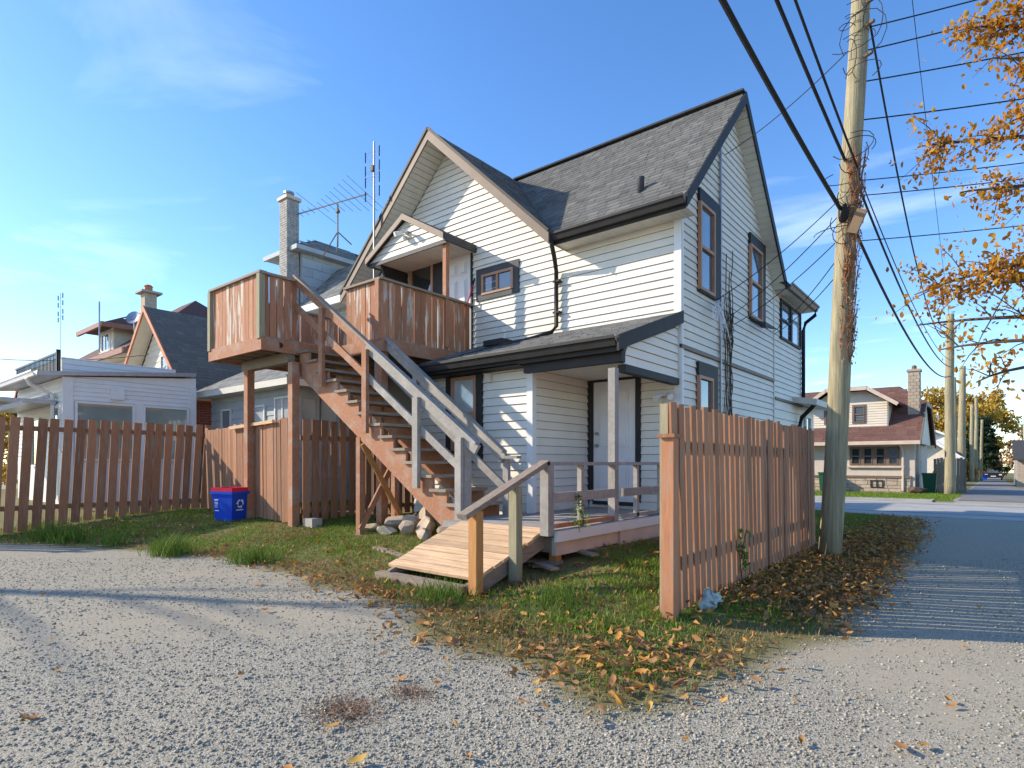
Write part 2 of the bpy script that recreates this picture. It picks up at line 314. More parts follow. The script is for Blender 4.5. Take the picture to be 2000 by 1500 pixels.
# ---------------------------------------------------------------- shingles and siding builders
def shingles(parent, o, u, v, wid, length, m, expo=.13, tab=.24, clip=None, seed=1, tsd=.2):
    """tabs on a roof plane: origin o, u along eave, v up-slope"""
    rg = np.random.default_rng(seed); o = np.array(o, float); u = np.array(u, float); v = np.array(v, float); nrm = np.cross(u, v); nrm = nrm * (1 if nrm[2] > 0 else -1)
    V = []; T = []
    for r in range(int(length / expo + .999)):
        s0 = -rg.random() * tab
        v0 = r * expo; v1 = min(length, v0 + expo * 1.15)
        while s0 < wid:
            s1 = s0 + tab * rg.uniform(.55, 1.2); a, b = max(0, s0 + .004), min(wid, s1 - .004); s0 = s1
            if b - a < .02: continue
            if clip and not clip(o + u * (a + b) / 2 + v * (v0 + v1) / 2): continue
            h = .012 + .006 * rg.random(); t = np.clip(rg.normal(.5, tsd), 0, 1)
            V += [o + u * a + v * v0 + nrm * .001, o + u * b + v * v0 + nrm * .001, o + u * b + v * v0 + nrm * h, o + u * a + v * v0 + nrm * h, o + u * b + v * v1 + nrm * .003, o + u * a + v * v1 + nrm * .003]; T += [t] * 6
    n = len(V) // 6; k = np.arange(n)[:, None] * 6
    F = np.concatenate([k + np.array([[0, 1, 2, 3]]), k + np.array([[3, 2, 4, 5]])])
    return np_mesh('shingles', np.array(V), F, m, np.array(T), parent)
BACK = 8.69; SIDE = -3.74
class Wall:
    """local frame: s along the wall, d outward, z up"""
    def __init__(w, kind, c): w.k = kind; w.c = c
    def p(w, s, d, z):
        return (s, w.c - d, z) if w.k == 'y' else ((w.c + d, s, z) if w.k == 'x' else (w.c - d, s, z))
    def box(w, mb, s0, s1, d0, d1, z0, z1):
        q = [w.p(s0, d0, z0), w.p(s1, d0, z0), w.p(s1, d1, z0), w.p(s0, d1, z0), w.p(s0, d0, z1), w.p(s1, d0, z1), w.p(s1, d1, z1), w.p(s0, d1, z1)]
        return mb.hexa(q)
    def board(w, s0b, s1b, s0t, s1t, z0, z1, lip=.024):
        mb = B(); mb.hexa([w.p(s0b, 0, z0), w.p(s1b, 0, z0), w.p(s1b, lip, z0), w.p(s0b, lip, z0), w.p(s0t, 0, z1), w.p(s1t, 0, z1), w.p(s1t, .003, z1), w.p(s0t, .003, z1)]); return mb
def siding(w, parent, s0, s1, z0, z1, m, step=.127, lo=None, hi=None, name='siding_board'):
    """courses between z0 and z1; lo(z), hi(z) clip the two ends"""
    z = z0
    while z < z1 - .01:
        t = min(z + step, z1); a0 = max(s0, lo(z)) if lo else s0; a1 = max(s0, lo(t)) if lo else s0; b0 = min(s1, hi(z)) if hi else s1; b1 = min(s1, hi(t)) if hi else s1
        if b0 - a0 > .03: w.board(a0, b0, min(a1, b1 - .005) if b1 - a1 < .01 else a1, max(b1, a1 + .005), z, t - .007).build(name, m, parent)
        z = t
def window(w, parent, s0, s1, z0, z1, frame, glass, trim=None, tr=(.12, .12, .12, .12), d=.03, split='h', fw=.05, label=None):
    """tr: trim widths left, right, top, bottom"""
    root = w.box(B(), s0, s1, 0, d * .5, z0, z1).build('window', M['black'], parent)
    fr = B()
    for a in ((s0, s0 + fw, z0, z1), (s1 - fw, s1, z0, z1), (s0 + fw, s1 - fw, z0, z0 + fw), (s0 + fw, s1 - fw, z1 - fw, z1)): w.box(fr, a[0], a[1], d * .4, d + .03, a[2], a[3])
    if split == 'h': w.box(fr, s0 + fw, s1 - fw, d * .4, d + .022, (z0 + z1) / 2 - .025, (z0 + z1) / 2 + .025)
    if split == 'v': w.box(fr, (s0 + s1) / 2 - .022, (s0 + s1) / 2 + .022, d * .4, d + .022, z0 + fw, z1 - fw)
    fr.build('frame', frame, root)
    sm_, zm = (s0 + s1) / 2, (z0 + z1) / 2
    panes = [(s0 + fw, s1 - fw, z0 + fw, zm), (s0 + fw, s1 - fw, zm, z1 - fw)] if split == 'h' else ([(s0 + fw, sm_, z0 + fw, z1 - fw), (sm_, s1 - fw, z0 + fw, z1 - fw)] if split == 'v' else [(s0 + fw, s1 - fw, z0 + fw, z1 - fw)])
    for i, a in enumerate(panes): w.box(B(), a[0], a[1], d * .5, d * .5 + .008 + .004 * i, a[2], a[3]).build('pane', glass, root)
    if trim:
        t = B(); l, r, tp, bt = tr
        if l: w.box(t, s0 - l, s0, .002, d + .012, z0 - bt, z1 + tp)
        if r: w.box(t, s1, s1 + r, .002, d + .012, z0 - bt, z1 + tp)
        if tp: w.box(t, s0, s1, .002, d + .014, z1, z1 + tp)
        if bt: w.box(t, s0, s1, .002, d + .016, z0 - bt, z0)
        t.build('trim', trim, root)
    if label: root['label'] = label
    return root
def brickwork(parent, x0, x1, y0, y1, z0, z1, m, bw=.2, bh=.065, j=.012, faces='fr'):
    """running bond on the -Y face ('f') and the +X face ('r') of a block"""
    mb = B(); r = 0; z = z0
    while z < z1 - .02:
        zt = min(z + bh, z1)
        if 'f' in faces:
            s = x0 - (bw / 2 if r % 2 else 0)
            while s < x1:
                a, b = max(s, x0), min(s + bw - j, x1); s += bw
                if b - a > .02: mb.box(a, b, y0 - .008 - random.random() * .005, y0 + .01, z, zt - j)
        if 'r' in faces:
            s = y0 - (bw / 2 if r % 2 else 0)
            while s < y1:
                a, b = max(s, y0), min(s + bw - j, y1); s += bw
                if b - a > .02: mb.box(x1 - .01, x1 + .008 + random.random() * .005, a, b, z, zt - j)
        z = zt; r += 1
    return mb.build('brickwork', m, parent, kind='stuff')

# ---------------------------------------------------------------- the white house
HS = thing('house', 'white sided two storey house with dark gabled roof and charcoal trim', 'house', (-7, 10, .2))
WB_ = Wall('y', BACK); WS = Wall('x', SIDE)
RZ = 8.0; RY = 10.95; GX = -8.8   # ridge height, main ridge y, rear gable ridge x
EZ = 5.22; EY = 8.27              # eave
SL = (RZ - EZ) / (RY - EY)
# walls: solid cores
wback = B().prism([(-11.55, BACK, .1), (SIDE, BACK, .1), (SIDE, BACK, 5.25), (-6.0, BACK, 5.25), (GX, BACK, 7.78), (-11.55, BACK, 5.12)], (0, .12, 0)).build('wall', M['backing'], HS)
lo = lambda z: GX - (7.80 - z) * 1.03 if z > 5.15 else -99
hi = lambda z: GX + (7.80 - z) * 1.03 if z > 5.22 else 99
siding(WB_, wback, -11.55, SIDE - .06, 3.30, 7.75, M['siding'], lo=lo, hi=hi)
siding(WB_, wback, -5.36, SIDE - .06, .55, 3.30, M['siding'])
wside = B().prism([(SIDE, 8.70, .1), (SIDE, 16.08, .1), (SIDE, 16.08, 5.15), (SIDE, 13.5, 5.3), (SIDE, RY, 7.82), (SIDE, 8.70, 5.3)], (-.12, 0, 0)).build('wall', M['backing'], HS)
glo = lambda z: RY - (7.84 - z) / SL if z > 5.2 else -99
ghi = lambda z: RY + (7.84 - z) / SL if z > 5.2 else 99
siding(WS, wside, 8.76, 10.34, 3.13, 7.8, M['siding'], lo=glo, hi=ghi)
siding(WS, wside, 10.40, 13.60, 3.13, 7.8, M['siding'], lo=glo, hi=ghi)
siding(WS, wside, 13.66, 16.04, 2.75, 5.1, M['siding'])
siding(WS, wside, 8.76, 10.34, .3, 3.07, M['siding']); siding(WS, wside, 10.40, 13.60, .3, 3.07, M['siding'])
siding(WS, wside, 13.66, 16.04, .3, 2.70, M['siding'], step=.2)
tr = B(); WS.box(tr, 8.68, 8.76, .0, .03, .2, 5.2); tr.box(SIDE - .09, SIDE + .03, BACK - .03, BACK, .55, 5.2); tr.build('corner_trim', M['trimwhite'], HS)
for y in (10.34, 13.60): WS.box(B(), y, y + .06, 0, .032, .3, 6.9 if y < 11 else 5.2).build('seam_strip', M['soffit'], HS)
WS.box(B(), 8.66, 13.6, .0, .045, 3.07, 3.13).build('drip_flashing', M['taupe'], HS); WS.box(B(), 13.66, 16.1, 0, .05, 2.70, 2.75).build('drip_flashing', M['taupe'], HS)
B().tube([(SIDE + .05, 10.30, .4), (SIDE + .05, 10.30, 6.85)], .022).build('conduit', M['metal'], HS)
# main roof slab
th = .12
def slab(p, down=th): return B().prism([(a[0], a[1], a[2]) for a in p], (0, 0, -down))
XR = -3.48
roof = slab([(XR, EY, EZ), (-5.84, EY, EZ), (GX, RY, RZ), (XR, RY, RZ)]).build('roof', M['roofcore'], HS)
slab([(XR, RY, RZ), (GX, RY, RZ), (GX, 13.63, 5.24), (XR, 13.63, 5.24)]).build('roof_back_slope', M['roofcore'], roof)
L1 = math.hypot(RY - EY, RZ - EZ)
valley = lambda p: p[0] > GX + (RY - p[1]) * 1.04 - .05
shingles(roof, (XR - 5.4, EY, EZ), (1, 0, 0), (0, (RY - EY) / L1, (RZ - EZ) / L1), 5.4, L1, M['shingle'], clip=valley, seed=3)
cap = B().beam((GX, RY, RZ + .02), (XR, RY, RZ + .02), .22, .035); cap.build('ridge_cap', M['roofcore'], roof)
# rear cross gable
GEX, GEZ, GY = 2.98, 5.2, 8.14
sg = (RZ - GEZ) / GEX; L2 = math.hypot(GEX, RZ - GEZ)
for sgn in (1, -1):
    slab([(GX, GY, RZ), (GX + sgn * GEX, GY, GEZ), (GX + sgn * GEX, RY, GEZ), (GX, RY, RZ)]).build('gable_slope', M['roofcore'], roof)
    cl = (lambda p: p[1] < RY - (RZ - p[2]) / SL + .1) if sgn > 0 else None
    shingles(roof, (GX + sgn * GEX, GY, GEZ), (0, 1, 0), (-sgn * GEX / L2, 0, (RZ - GEZ) / L2), RY - GY, L2, M['shingle'], clip=cl, seed=4 + sgn)
    e = GX + sgn * GEX; f = B()
    f.prism([(GX, GY - .03, RZ + .01), (e, GY - .03, GEZ + .01), (e, GY - .03, GEZ - .2), (GX, GY - .03, RZ - .21)], (0, .03, 0)).build('bargeboard', M['taupe'], roof)
    so_ = B(); n = 34   # soffit panels
    for i in range(n):
        a, b = i / n + .002, (i + 1) / n - .002; xa, xb = GX + sgn * GEX * a, GX + sgn * GEX * b; za, zb = RZ - .19 - (RZ - GEZ) * a, RZ - .19 - (RZ - GEZ) * b
        B().prism([(xa, GY, za), (xb, GY, zb), (xb, BACK - .0, zb), (xa, BACK - .0, za)], (0, 0, .015)).build('soffit_panel', M['soffit'], roof)
    B().beam((GX, GY - .035, RZ + .025), (e, GY - .035, GEZ + .025), .03, .05).build('drip_edge', M['dark'], roof)
# side gable rakes
for sgn, ye, ze in ((-1, EY, EZ), (1, 13.63, 5.24)):
    B().prism([(XR, RY, RZ + .015), (XR, ye, ze + .015), (XR, ye, ze - .19), (XR, RY, RZ - .2)], (.03, 0, 0)).build('bargeboard', M['dark'], roof)
    so_ = B(); n = 30
    for i in range(n):
        a, b = i / n + .002, (i + 1) / n - .002; ya, yb = RY + (ye - RY) * a, RY + (ye - RY) * b; za, zb = RZ - .18 + (ze - RZ) * a, RZ - .18 + (ze - RZ) * b
        B().prism([(XR, ya, za), (XR, yb, zb), (SIDE, yb, zb), (SIDE, ya, za)], (0, 0, .015)).build('soffit_panel', M['soffit'], roof)
def gutter(name, parent, p0, p1, d, m, hgt=.13, dep=.12):
    """K profile extruded from p0 to p1; d: outward horizontal direction"""
    d = Vector(d); prof = [(0, 0), (dep * .55, 0), (dep * .7, hgt * .35), (dep * .8, hgt * .6), (dep, hgt * .7), (dep, hgt), (dep - .012, hgt), (dep - .012, hgt * .78), (0.01, .02), (0, hgt)]
    return B().prism([tuple(Vector(p0) + d * a + Vector((0, 0, b))) for a, b in prof], Vector(p1) - Vector(p0)).build(name, m, parent)
gutter('gutter', HS, (-5.86, EY - .01, 5.07), (-3.47, EY - .01, 5.07), (0, -1, 0), M['dark'])
f = B(); f.box(-5.86, XR, EY, EY + .02, 5.02, 5.2); f.build('fascia', M['dark'], HS)
so_ = B()
for i in range(24): B().box(-5.85 + i * .0985, -5.85 + i * .0985 + .094, EY + .02, BACK, 5.05, 5.065).build('soffit_panel', M['soffit'], HS)
B().tube([(-5.82, 8.2, 5.1), (-5.82, 8.21, 5.0), (-5.9, 8.4, 4.86), (-6.0, 8.6, 4.7), (-6.0, 8.6, 3.72), (-6.03, 8.5, 3.6), (-6.25, 8.3, 3.5), (-7.3, 7.1, 3.04), (-7.42, 7.0, 2.98)], .04, 8).build('downspout', M['dark'], HS, True)
for z in (4.5, 3.95): B().box(-6.06, -5.92, 8.57, 8.69, z, z + .03).build('downspout_strap', M['dark'], HS)
B().lathe((-4.42, 8.72, 5.62), [(.055, 0), (.055, .26), (.06, .27), (.06, .3), (.045, .3)], 12).build('vent_pipe', M['darkblue'], HS, True)
# front wing roof over the far end of the side wall
wing = slab([(-3.45, 13.5, 5.22), (-3.45, 16.2, 5.22), (-6.2, 16.2, 7.2), (-6.2, 13.5, 7.2)]).build('wing_roof', M['roofcore'], HS)
gutter('gutter', HS, (-3.46, 13.66, 5.06), (-3.46, 16.2, 5.06), (1, 0, 0), M['taupe'])
so_ = B()
for i in range(25): B().box(SIDE, -3.47, 13.68 + i * .1, 13.775 + i * .1, 5.06, 5.075).build('soffit_panel', M['soffit'], HS)
B().tube([(-3.4, 16.05, 5.1), (-3.41, 16.05, 4.95), (-3.62, 16.0, 4.78), (-3.67, 16.0, 4.6), (-3.67, 16.0, 2.9)], .045, 8).build('downspout', M['black'], HS, True)
B().tube([(-3.3, 15.6, 2.75), (-3.4, 15.6, 2.62), (-3.62, 15.6, 2.4), (-3.66, 15.6, 2.2), (-3.66, 15.6, .3)], .05, 8).build('downspout', M['black'], HS, True)
ext = B().box(-5.4, SIDE - .0, 16.1, 18.0 - .6, .1, 2.72).build('front_porch', M['siding'], HS)
slab([(-3.2, 15.2, 2.8), (-3.2, 17.7, 2.8), (-5.6, 17.7, 3.2), (-5.6, 15.2, 3.2)], .14).build('porch_roof', M['soffit'], ext)
window(WS, HS, 16.35, 16.9, 1.2, 2.5, M['trimwhite'], M['glass'], None, split='n')
# side windows
for (a, b, z0, z1, lab) in ((9.33, 9.98, 4.12, 5.55, 'tall brown framed sash window nearest the corner'), (11.9, 12.65, 4.17, 5.6, 'tall brown framed sash window with wire basket below'), (9.28, 9.9, 1.2, 2.72, 'ground floor brown framed window above fence')):
    window(WS, HS, a, b, z0, z1, M['brownframe'], M['glass'], M['dark'], (.0, .24, .22, .03), .05, label=lab)
window(WS, HS, 14.1, 14.95, 4.1, 5.0, M['dark'], M['glass'], None, split='h'); window(WS, HS, 14.98, 15.85, 4.1, 5.0, M['dark'], M['glassblind'], None, split='n')
# back small window
window(WB_, HS, -7.82, -7.02, 4.60, 5.0, M['brownframe'], M['glass'], M['darkblue'], (.15, .13, .13, .1), .03, 'v', .05, 'small sliding window with slate surround')
# upper doorway group
window(WB_, HS, -9.95, -9.2, 3.9, 5.62, M['brownframe'], M['glassdark'], M['dark'], (.0, .38, .08, 0), .04, 'n', .06, 'dark window beside upper door')
def door(w, parent, s0, s1, z0, z1, trim, tw, mirror=False):
    dr = w.box(B(), s0, s1, .0, .03, z0, z1).build('door', M['door'], parent); wd = s1 - s0
    for c in (0, 1):
        for (a, b) in ((.80, .93), (.44, .75), (.08, .36)):
            x0 = s0 + wd * (.14 + .40 * c); x1 = x0 + wd * .30; za, zb = z0 + (z1 - z0) * a, z0 + (z1 - z0) * b
            pm = B(); w.box(pm, x0, x1, .03, .044, za, zb); w.box(pm, x0 + .035, x1 - .035, .044, .066, za + .035, zb - .035); pm.build('panel', M['door'], dr)
    t = B(); w.box(t, s0 - tw, s0, 0, .05, z0, z1 + tw); w.box(t, s1, s1 + tw * .7, 0, .05, z0, z1 + tw); w.box(t, s0, s1, 0, .052, z1, z1 + tw); w.box(t, s0, s1, 0, .07, z0 - .06, z0); t.build('door_trim', trim, dr)
    kx = s0 + .07
    for z, r in ((z0 + .93, .03), (z0 + 1.13, .028)):
        p = w.p(kx, .03, z); q = w.p(kx, .085, z); B().tube([p, q], r, 10).build('knob', M['metal'], dr)
    return dr
door(WB_, HS, -8.82, -8.12, 3.52, 5.52, M['dark'], .05)
door(WB_, HS, -5.27, -4.48, .66, 2.66, M['dark'], .12)
# canopy over the upper door
CX0, CX1, CA, CY, CZ, CAZ = -10.36, -8.0, -9.17, 7.85, 5.62, 6.28
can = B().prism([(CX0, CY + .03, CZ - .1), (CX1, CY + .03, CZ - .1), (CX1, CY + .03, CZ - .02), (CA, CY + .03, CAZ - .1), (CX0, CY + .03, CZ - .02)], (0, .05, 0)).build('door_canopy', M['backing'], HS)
wc = Wall('y', CY + .03)
siding(wc, can, CX0, CX1, CZ - .08, CAZ - .1, M['siding'], lo=lambda z: CA - (CAZ - .08 - z) * 1.80, hi=lambda z: CA + (CAZ - .08 - z) * 1.78)
for e in (CX0, CX1):
    slab([(CA, CY - .06, CAZ), (e, CY - .06, CZ), (e, BACK, CZ), (CA, BACK, CAZ)], .05).build('canopy_slope', M['roofcore'], can)
    B().prism([(CA, CY - .09, CAZ + .01), (e, CY - .09, CZ + .01), (e, CY - .09, CZ - .11), (CA, CY - .09, CAZ - .11)], (0, .03, 0)).build('bargeboard', M['taupe'], can)
    B().box(e - .02, e + .02, CY - .06, BACK, CZ - .13, CZ - .0).build('fascia', M['darkblue'], can)
    sd = 1 if e == CX1 else -1; wdt = abs(e - CA); Lc = math.hypot(wdt, CAZ - CZ)
    shingles(can, (e, CY - .06, CZ + .005), (0, 1, 0), (-sd * wdt / Lc, 0, (CAZ - CZ) / Lc), BACK - CY + .06, Lc, M['shingle'], seed=9 + sd)
for i in range(16): B().box(CX0 + .04 + i * .144, CX0 + .18 + i * .144, CY + .02, BACK, CZ - .115, CZ - .10).build('ceiling_board', M['soffit'], can)
B().box(CX0, CX1, CY + .0, CY + .03, CZ - .16, CZ - .08).build('canopy_beam', M['darkblue'], can)
B().box(-8.16, -8.07, CY + .06, CY + .15, 3.5, CZ - .115).build('canopy_post', M['brown'], can)
B().prism([(-10.1, BACK, 3.6), (-10.1, BACK, 5.5), (-10.1, CY + .1, 5.5)], (.05, 0, 0)).build('side_panel', M['dark'], can)
def floodlight(loc, parent, out):
    o = Vector(loc); d = Vector(out); mb = B().tube([o, o + d * .03], .05, 10); b = mb.build('floodlight', M['soffit'], parent)
    sdv = Vector((-d.y, d.x, 0))
    for k in (-1, 1): B().tube([o + d * .03, o + d * .08 + sdv * .05 * k, o + d * .14 + sdv * .10 * k + Vector((0, 0, -.03)), o + d * .2 + sdv * .13 * k + Vector((0, 0, -.06))], [.012, .02, .045, .05], 8).build('lamp_head', M['trimwhite'], b)
    B().box(o.x - .03, o.x + .03, o.y - .07, o.y - .0, o.z - .16, o.z - .08).build('motion_sensor', M['soffit'], b)
floodlight((-9.13, CY + .0, 5.92), HS, (0, -1, 0)); floodlight((-3.93, BACK - .02, 2.36), HS, (0, -1, 0))
# ---------------- lean-to at the back
LY = 7.09; LX0 = -8.05
WL = Wall('y', LY); WR = Wall('x', -5.39)
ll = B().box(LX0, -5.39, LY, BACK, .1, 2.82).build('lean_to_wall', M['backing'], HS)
siding(WL, ll, LX0 + .02, -5.44, .3, 2.8, M['siding']); siding(WR, ll, LY + .02, BACK - .03, .55, 2.8, M['siding'])
tr = B(); tr.box(-5.47, -5.36, LY - .03, LY, .3, 2.82); tr.box(-5.39, -5.36, LY, LY + .07, .3, 2.82); tr.build('corner_trim', M['trimwhite'], ll)
window(WL, ll, -7.06, -6.5, 1.5, 2.72, M['brownframe'], M['glassblind'], M['dark'], (.14, .13, .06, .2), .03, 'h', .05, 'back window half hidden by stairs')
B().box(-6.3, -6.17, LY - .07, LY - .0, 2.58, 2.72).build('wall_lamp', M['soffit'], ll)
LZ0, LZ1, LGY = 2.93, 3.62, 6.74
lr = slab([(-3.71, LGY, LZ0), (LX0 + .3, LGY, LZ0), (LX0 + .3, BACK, LZ1), (-3.71, BACK, LZ1)], .09).build('lean_to_roof', M['roofcore'], HS)
L3 = math.hypot(BACK - LGY, LZ1 - LZ0)
shingles(lr, (LX0 + .3, LGY - .01, LZ0), (1, 0, 0), (0, (BACK - LGY) / L3, (LZ1 - LZ0) / L3), -3.71 - LX0 - .3, L3, M['shingle'], seed=11)
gutter('gutter', lr, (LX0 + .3, LGY - .01, 2.8), (-3.73, LGY - .01, 2.8), (0, -1, 0), M['dark'])
B().box(LX0 + .3, -3.73, LGY, LGY + .02, 2.74, 2.92).build('fascia', M['dark'], lr)
B().prism([(-3.71, LGY - .08, LZ0 + .0), (-3.71, BACK - .0, LZ1 + .02), (-3.71, BACK - .0, LZ1 - .17), (-3.71, LGY - .08, LZ0 - .2)], (.03, 0, 0)).build('bargeboard', M['dark'], lr)
wt = Wall('x', SIDE - .03)
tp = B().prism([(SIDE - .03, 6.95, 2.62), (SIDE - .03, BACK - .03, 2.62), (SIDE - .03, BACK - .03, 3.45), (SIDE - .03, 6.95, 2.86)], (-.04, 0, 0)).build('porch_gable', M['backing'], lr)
siding(wt, tp, 6.95, BACK - .04, 2.60, 3.44, M['siding'], lo=lambda z: 6.95 + max(0, (z - 2.82)) / .34)
B().box(-5.36, SIDE + .0, LGY + .1, LGY + .2, 2.62, 2.76).build('porch_beam', M['dark'], lr)
B().box(SIDE - .12, SIDE + .0, 6.96, BACK - .04, 2.50, 2.60).build('porch_side_beam', M['dark'], lr)
for i in range(11): B().box(-5.36 + i * .145, -5.22 + i * .145, 6.95, BACK - .02, 2.70, 2.715).build('ceiling_board', M['soffit'], lr)
so_ = B().box(LX0 + .3, -5.4, LGY, LY, 2.74, 2.755); so_.build('soffit', M['dark'], lr)
B().box(-7.2, -6.75, 8.0, 8.3, 3.42, 3.52).build('roof_vent', M['dark'], lr)
# ---------------------------------------------------------------- porch, ramp
PZ = .55
po = thing('porch', 'low back porch with grey floorboards and grey railing', 'porch', (-4.5, 7, .2))
fl = B().box(-5.55, SIDE - .02, 5.38, LY - .04, PZ - .08, PZ - .03); fl.box(-5.34, SIDE - .02, LY - .04, BACK - .03, PZ - .08, PZ - .03); fo = fl.build('floor', M['grey'], po)
for i in range(23):
    y = 5.38 + i * .142
    if y + .13 > BACK - .04: break
    B().box(-5.55 if y + .13 < LY - .04 else -5.34, SIDE - .0, y, y + .136, PZ - .03, PZ).build('floorboard', M['grey'], fo)
B().box(SIDE + .002, SIDE + .05, 5.32, BACK - .1, PZ - .12, PZ - .005).build('edge_board', M['trimwhite'], po)
B().box(SIDE - .06, SIDE - .002, 5.36, 6.75, PZ - .28, PZ - .085).build('rim_joist', M['porchpaint'], po)
B().box(SIDE - .06, SIDE + .03, 6.76, BACK - .1, .05, PZ - .121).build('skirt_panel', M['porchpaint'], po)
B().box(-5.55, SIDE - .06, 5.36, 5.40, PZ - .25, PZ - .085).build('rim_joist', M['weather'], po)
for x, y in ((-3.85, 5.45), (-5.4, 5.45)): B().box(x - .05, x + .05, y - .0, y + .1, g1(x, y) - .1, PZ - .25).build('support_post', M['cedar'], po)
B().box(-3.95, -3.8, 6.3, 6.75, .1, PZ - .3).build('support_block', M['mossy'], po)
RX = -3.80
for y, w, z1 in ((5.27, .11, 1.27), (5.95, .06, 1.27), (7.36, .06, 1.27), (8.1, .06, 1.27)): B().box(RX - w / 2, RX + w / 2, y - w / 2, y + w / 2, PZ - (.05 if w > .1 else 0), z1).build('rail_post', M['grey'], po)
B().box(RX - .05, RX + .05, 6.68, 6.78, PZ, 2.52).build('porch_post', M['grey'], po)
for a, b in ((5.2, 6.68), (6.78, 8.62)):
    B().box(RX - .06, RX + .06, a, b, 1.27, 1.31).build('top_rail', M['grey'], po)
    B().box(RX + .03, RX + .065, a + .1, b, .86, .97).build('middle_rail', M['grey'], po)
    B().box(RX - .03, RX + .03, a + .15, b, PZ + .02, PZ + .07).build('bottom_rail', M['brown'] if a < 6 else M['grey'], po)
ra = thing('ramp', 'short wooden ramp of pale planks leading up to porch', 'ramp', (-4.5, 4.8, .1))
r0 = Vector((0, 4.22, .15)); r1 = Vector((0, 5.37, PZ - .01)); nb = 9; dv = (r1 - r0) / nb; un = Vector((0, -(r1.z - r0.z), r1.y - r0.y)).normalized()
for i in range(nb):
    a = r0 + dv * i; b = a + dv * .915; j = random.uniform(-.02, .03); x0, x1 = -5.2 + j, -3.86 + random.uniform(-.02, .02)
    B().hexa([(x0, a.y, a.z), (x1, a.y, a.z), (x1, b.y, b.z), (x0, b.y, b.z)] + [tuple(Vector(q) + un * .035) for q in ((x0, a.y, a.z), (x1, a.y, a.z), (x1, b.y, b.z), (x0, b.y, b.z))]).build('plank', M['raw'], ra)
for x in (-5.1, -3.92): B().beam((x, 4.15, .05), (x, 5.36, PZ - .11), .045, .17).build('side_beam', M['weather'], ra)
B().box(-5.25, -3.95, 4.06, 4.18, .02, .11).build('threshold_timber', M['weather'], ra)
B().box(-3.86, -3.76, 4.08, 4.18, .0, .84).build('post', M['cedar'], ra); B().box(-3.86, -3.76, 4.68, 4.78, .05, 1.06).build('post', M['mossy'], ra)
B().beam((-3.80, 3.93, .80), (-3.80, 5.24, 1.305), .12, .05).build('handrail', M['weather'], ra)
dbr = random.Random(5)
for i in range(9):
    x, y = -4.25 + dbr.random() * .45, 5.05 + dbr.random() * 1.3
    tag(B().beam((x, y, g1(x, y) + .03 + .012 * (i % 3)), (x + dbr.uniform(.15, .4), y + dbr.uniform(-.25, .25), g1(x, y) + .03 + .012 * (i % 3)), .1, .025).build('scrap_board', M['weather'], None), 'weathered scrap board lying loose under the porch', 'board', 'scrap boards under the porch')

# ---------------------------------------------------------------- upper deck
dk = thing('deck', 'raised wooden deck with peeling brown board railing', 'deck', (-9.8, 6.8, .2))
DX0, DX1, DX2, DY0, DY1, DY2, DZ = -11.44, -9.58, -8.12, 5.07, 6.42, 8.62, 3.46
fl = B().box(DX0, DX1, DY0, DY2, DZ - .05, DZ - .035).build('deck_floor', M['weather'], dk)
B().box(DX1 + .001, DX2, DY1, DY2, DZ - .05, DZ - .035).build('deck_floor', M['weather'], dk)
y = DY0
while y < DY2 - .05:
    B().box(DX0 - .02, (DX1 if y < DY1 else DX2) + .02, y, y + .134, DZ - .035, DZ).build('floorboard', M['weather'], fl); y += .14
for x in np.arange(DX0 + .2, DX1, .4): B().box(x, x + .04, DY0 + .05, DY2, DZ - .22, DZ - .05).build('joist', M['weather'], dk)
for x in np.arange(DX1 + .2, DX2 - .1, .4): B().box(x, x + .04, DY1 + .05, DY2, DZ - .22, DZ - .05).build('joist', M['weather'], dk)
for a in ((DX0 - .05, DX1 + .05, DY0 - .05, DY0), (DX1 + .005, DX1 + .05, DY0, DY1), (DX1 + .05, DX2 + .05, DY1 - .05, DY1), (DX2, DX2 + .05, DY1, DY2), (DX0 - .05, DX0, DY0, DY2)):
    B().box(a[0], a[1], a[2], a[3], DZ - .25, DZ - .03).build('rim_joist', M['brown'], dk)
B().box(DX0 + .2, DX1, 5.53, 5.67, DZ - .40, DZ - .22).build('beam', M['weather'], dk)
def rail_boards(x0, y0, x1, y1, n, zt=4.47, seed=1, mats=('peel',)):
    rr = random.Random(seed); dx, dy = (x1 - x0) / n, (y1 - y0) / n; L = math.hypot(dx, dy); ux, uy = dx / L, dy / L
    for i in range(n):
        ax, ay = x0 + dx * i, y0 + dy * i; wd = L - rr.uniform(.006, .016); zb = DZ - .06 + rr.uniform(-.01, .02)
        p = (ax + ux * wd / 2, ay + uy * wd / 2)
        B().beam((p[0], p[1], zb), (p[0] + rr.uniform(-.006, .006), p[1] + rr.uniform(-.006, .006), zt - .01), wd, .022, up=(-uy, ux, 0)).build('rail_board', M[mats[i % len(mats)]], dk)
    B().beam((x0 - ux * .03, y0 - uy * .03, zt + .012), (x1 + ux * .03, y1 + uy * .03, zt + .012), .13, .04).build('rail_cap', M['weather'], dk)
rail_boards(DX0, DY0, DX1, DY0, 13, 4.52, 1); rail_boards(DX1, DY0, DX1, 5.72, 5, 4.50, 2); rail_boards(-9.1, DY1, DX2, DY1, 7, 4.44, 3); rail_boards(DX2, DY1, DX2, DY2, 15, 4.44, 4); rail_boards(DX0, DY0 + .1, DX0, DY2, 22, 4.5, 5)
for x, y, z1, mm in ((DX0, DY0 - .02, 4.5, 'mossy'), (DX1 - .02, DY0 - .02, 4.5, 'mossy'), (DX2 - .04, DY1 - .02, 4.43, 'brown')): B().box(x - .05, x + .05, y - .05, y + .05, DZ - .06, z1).build('rail_post', M[mm], dk)
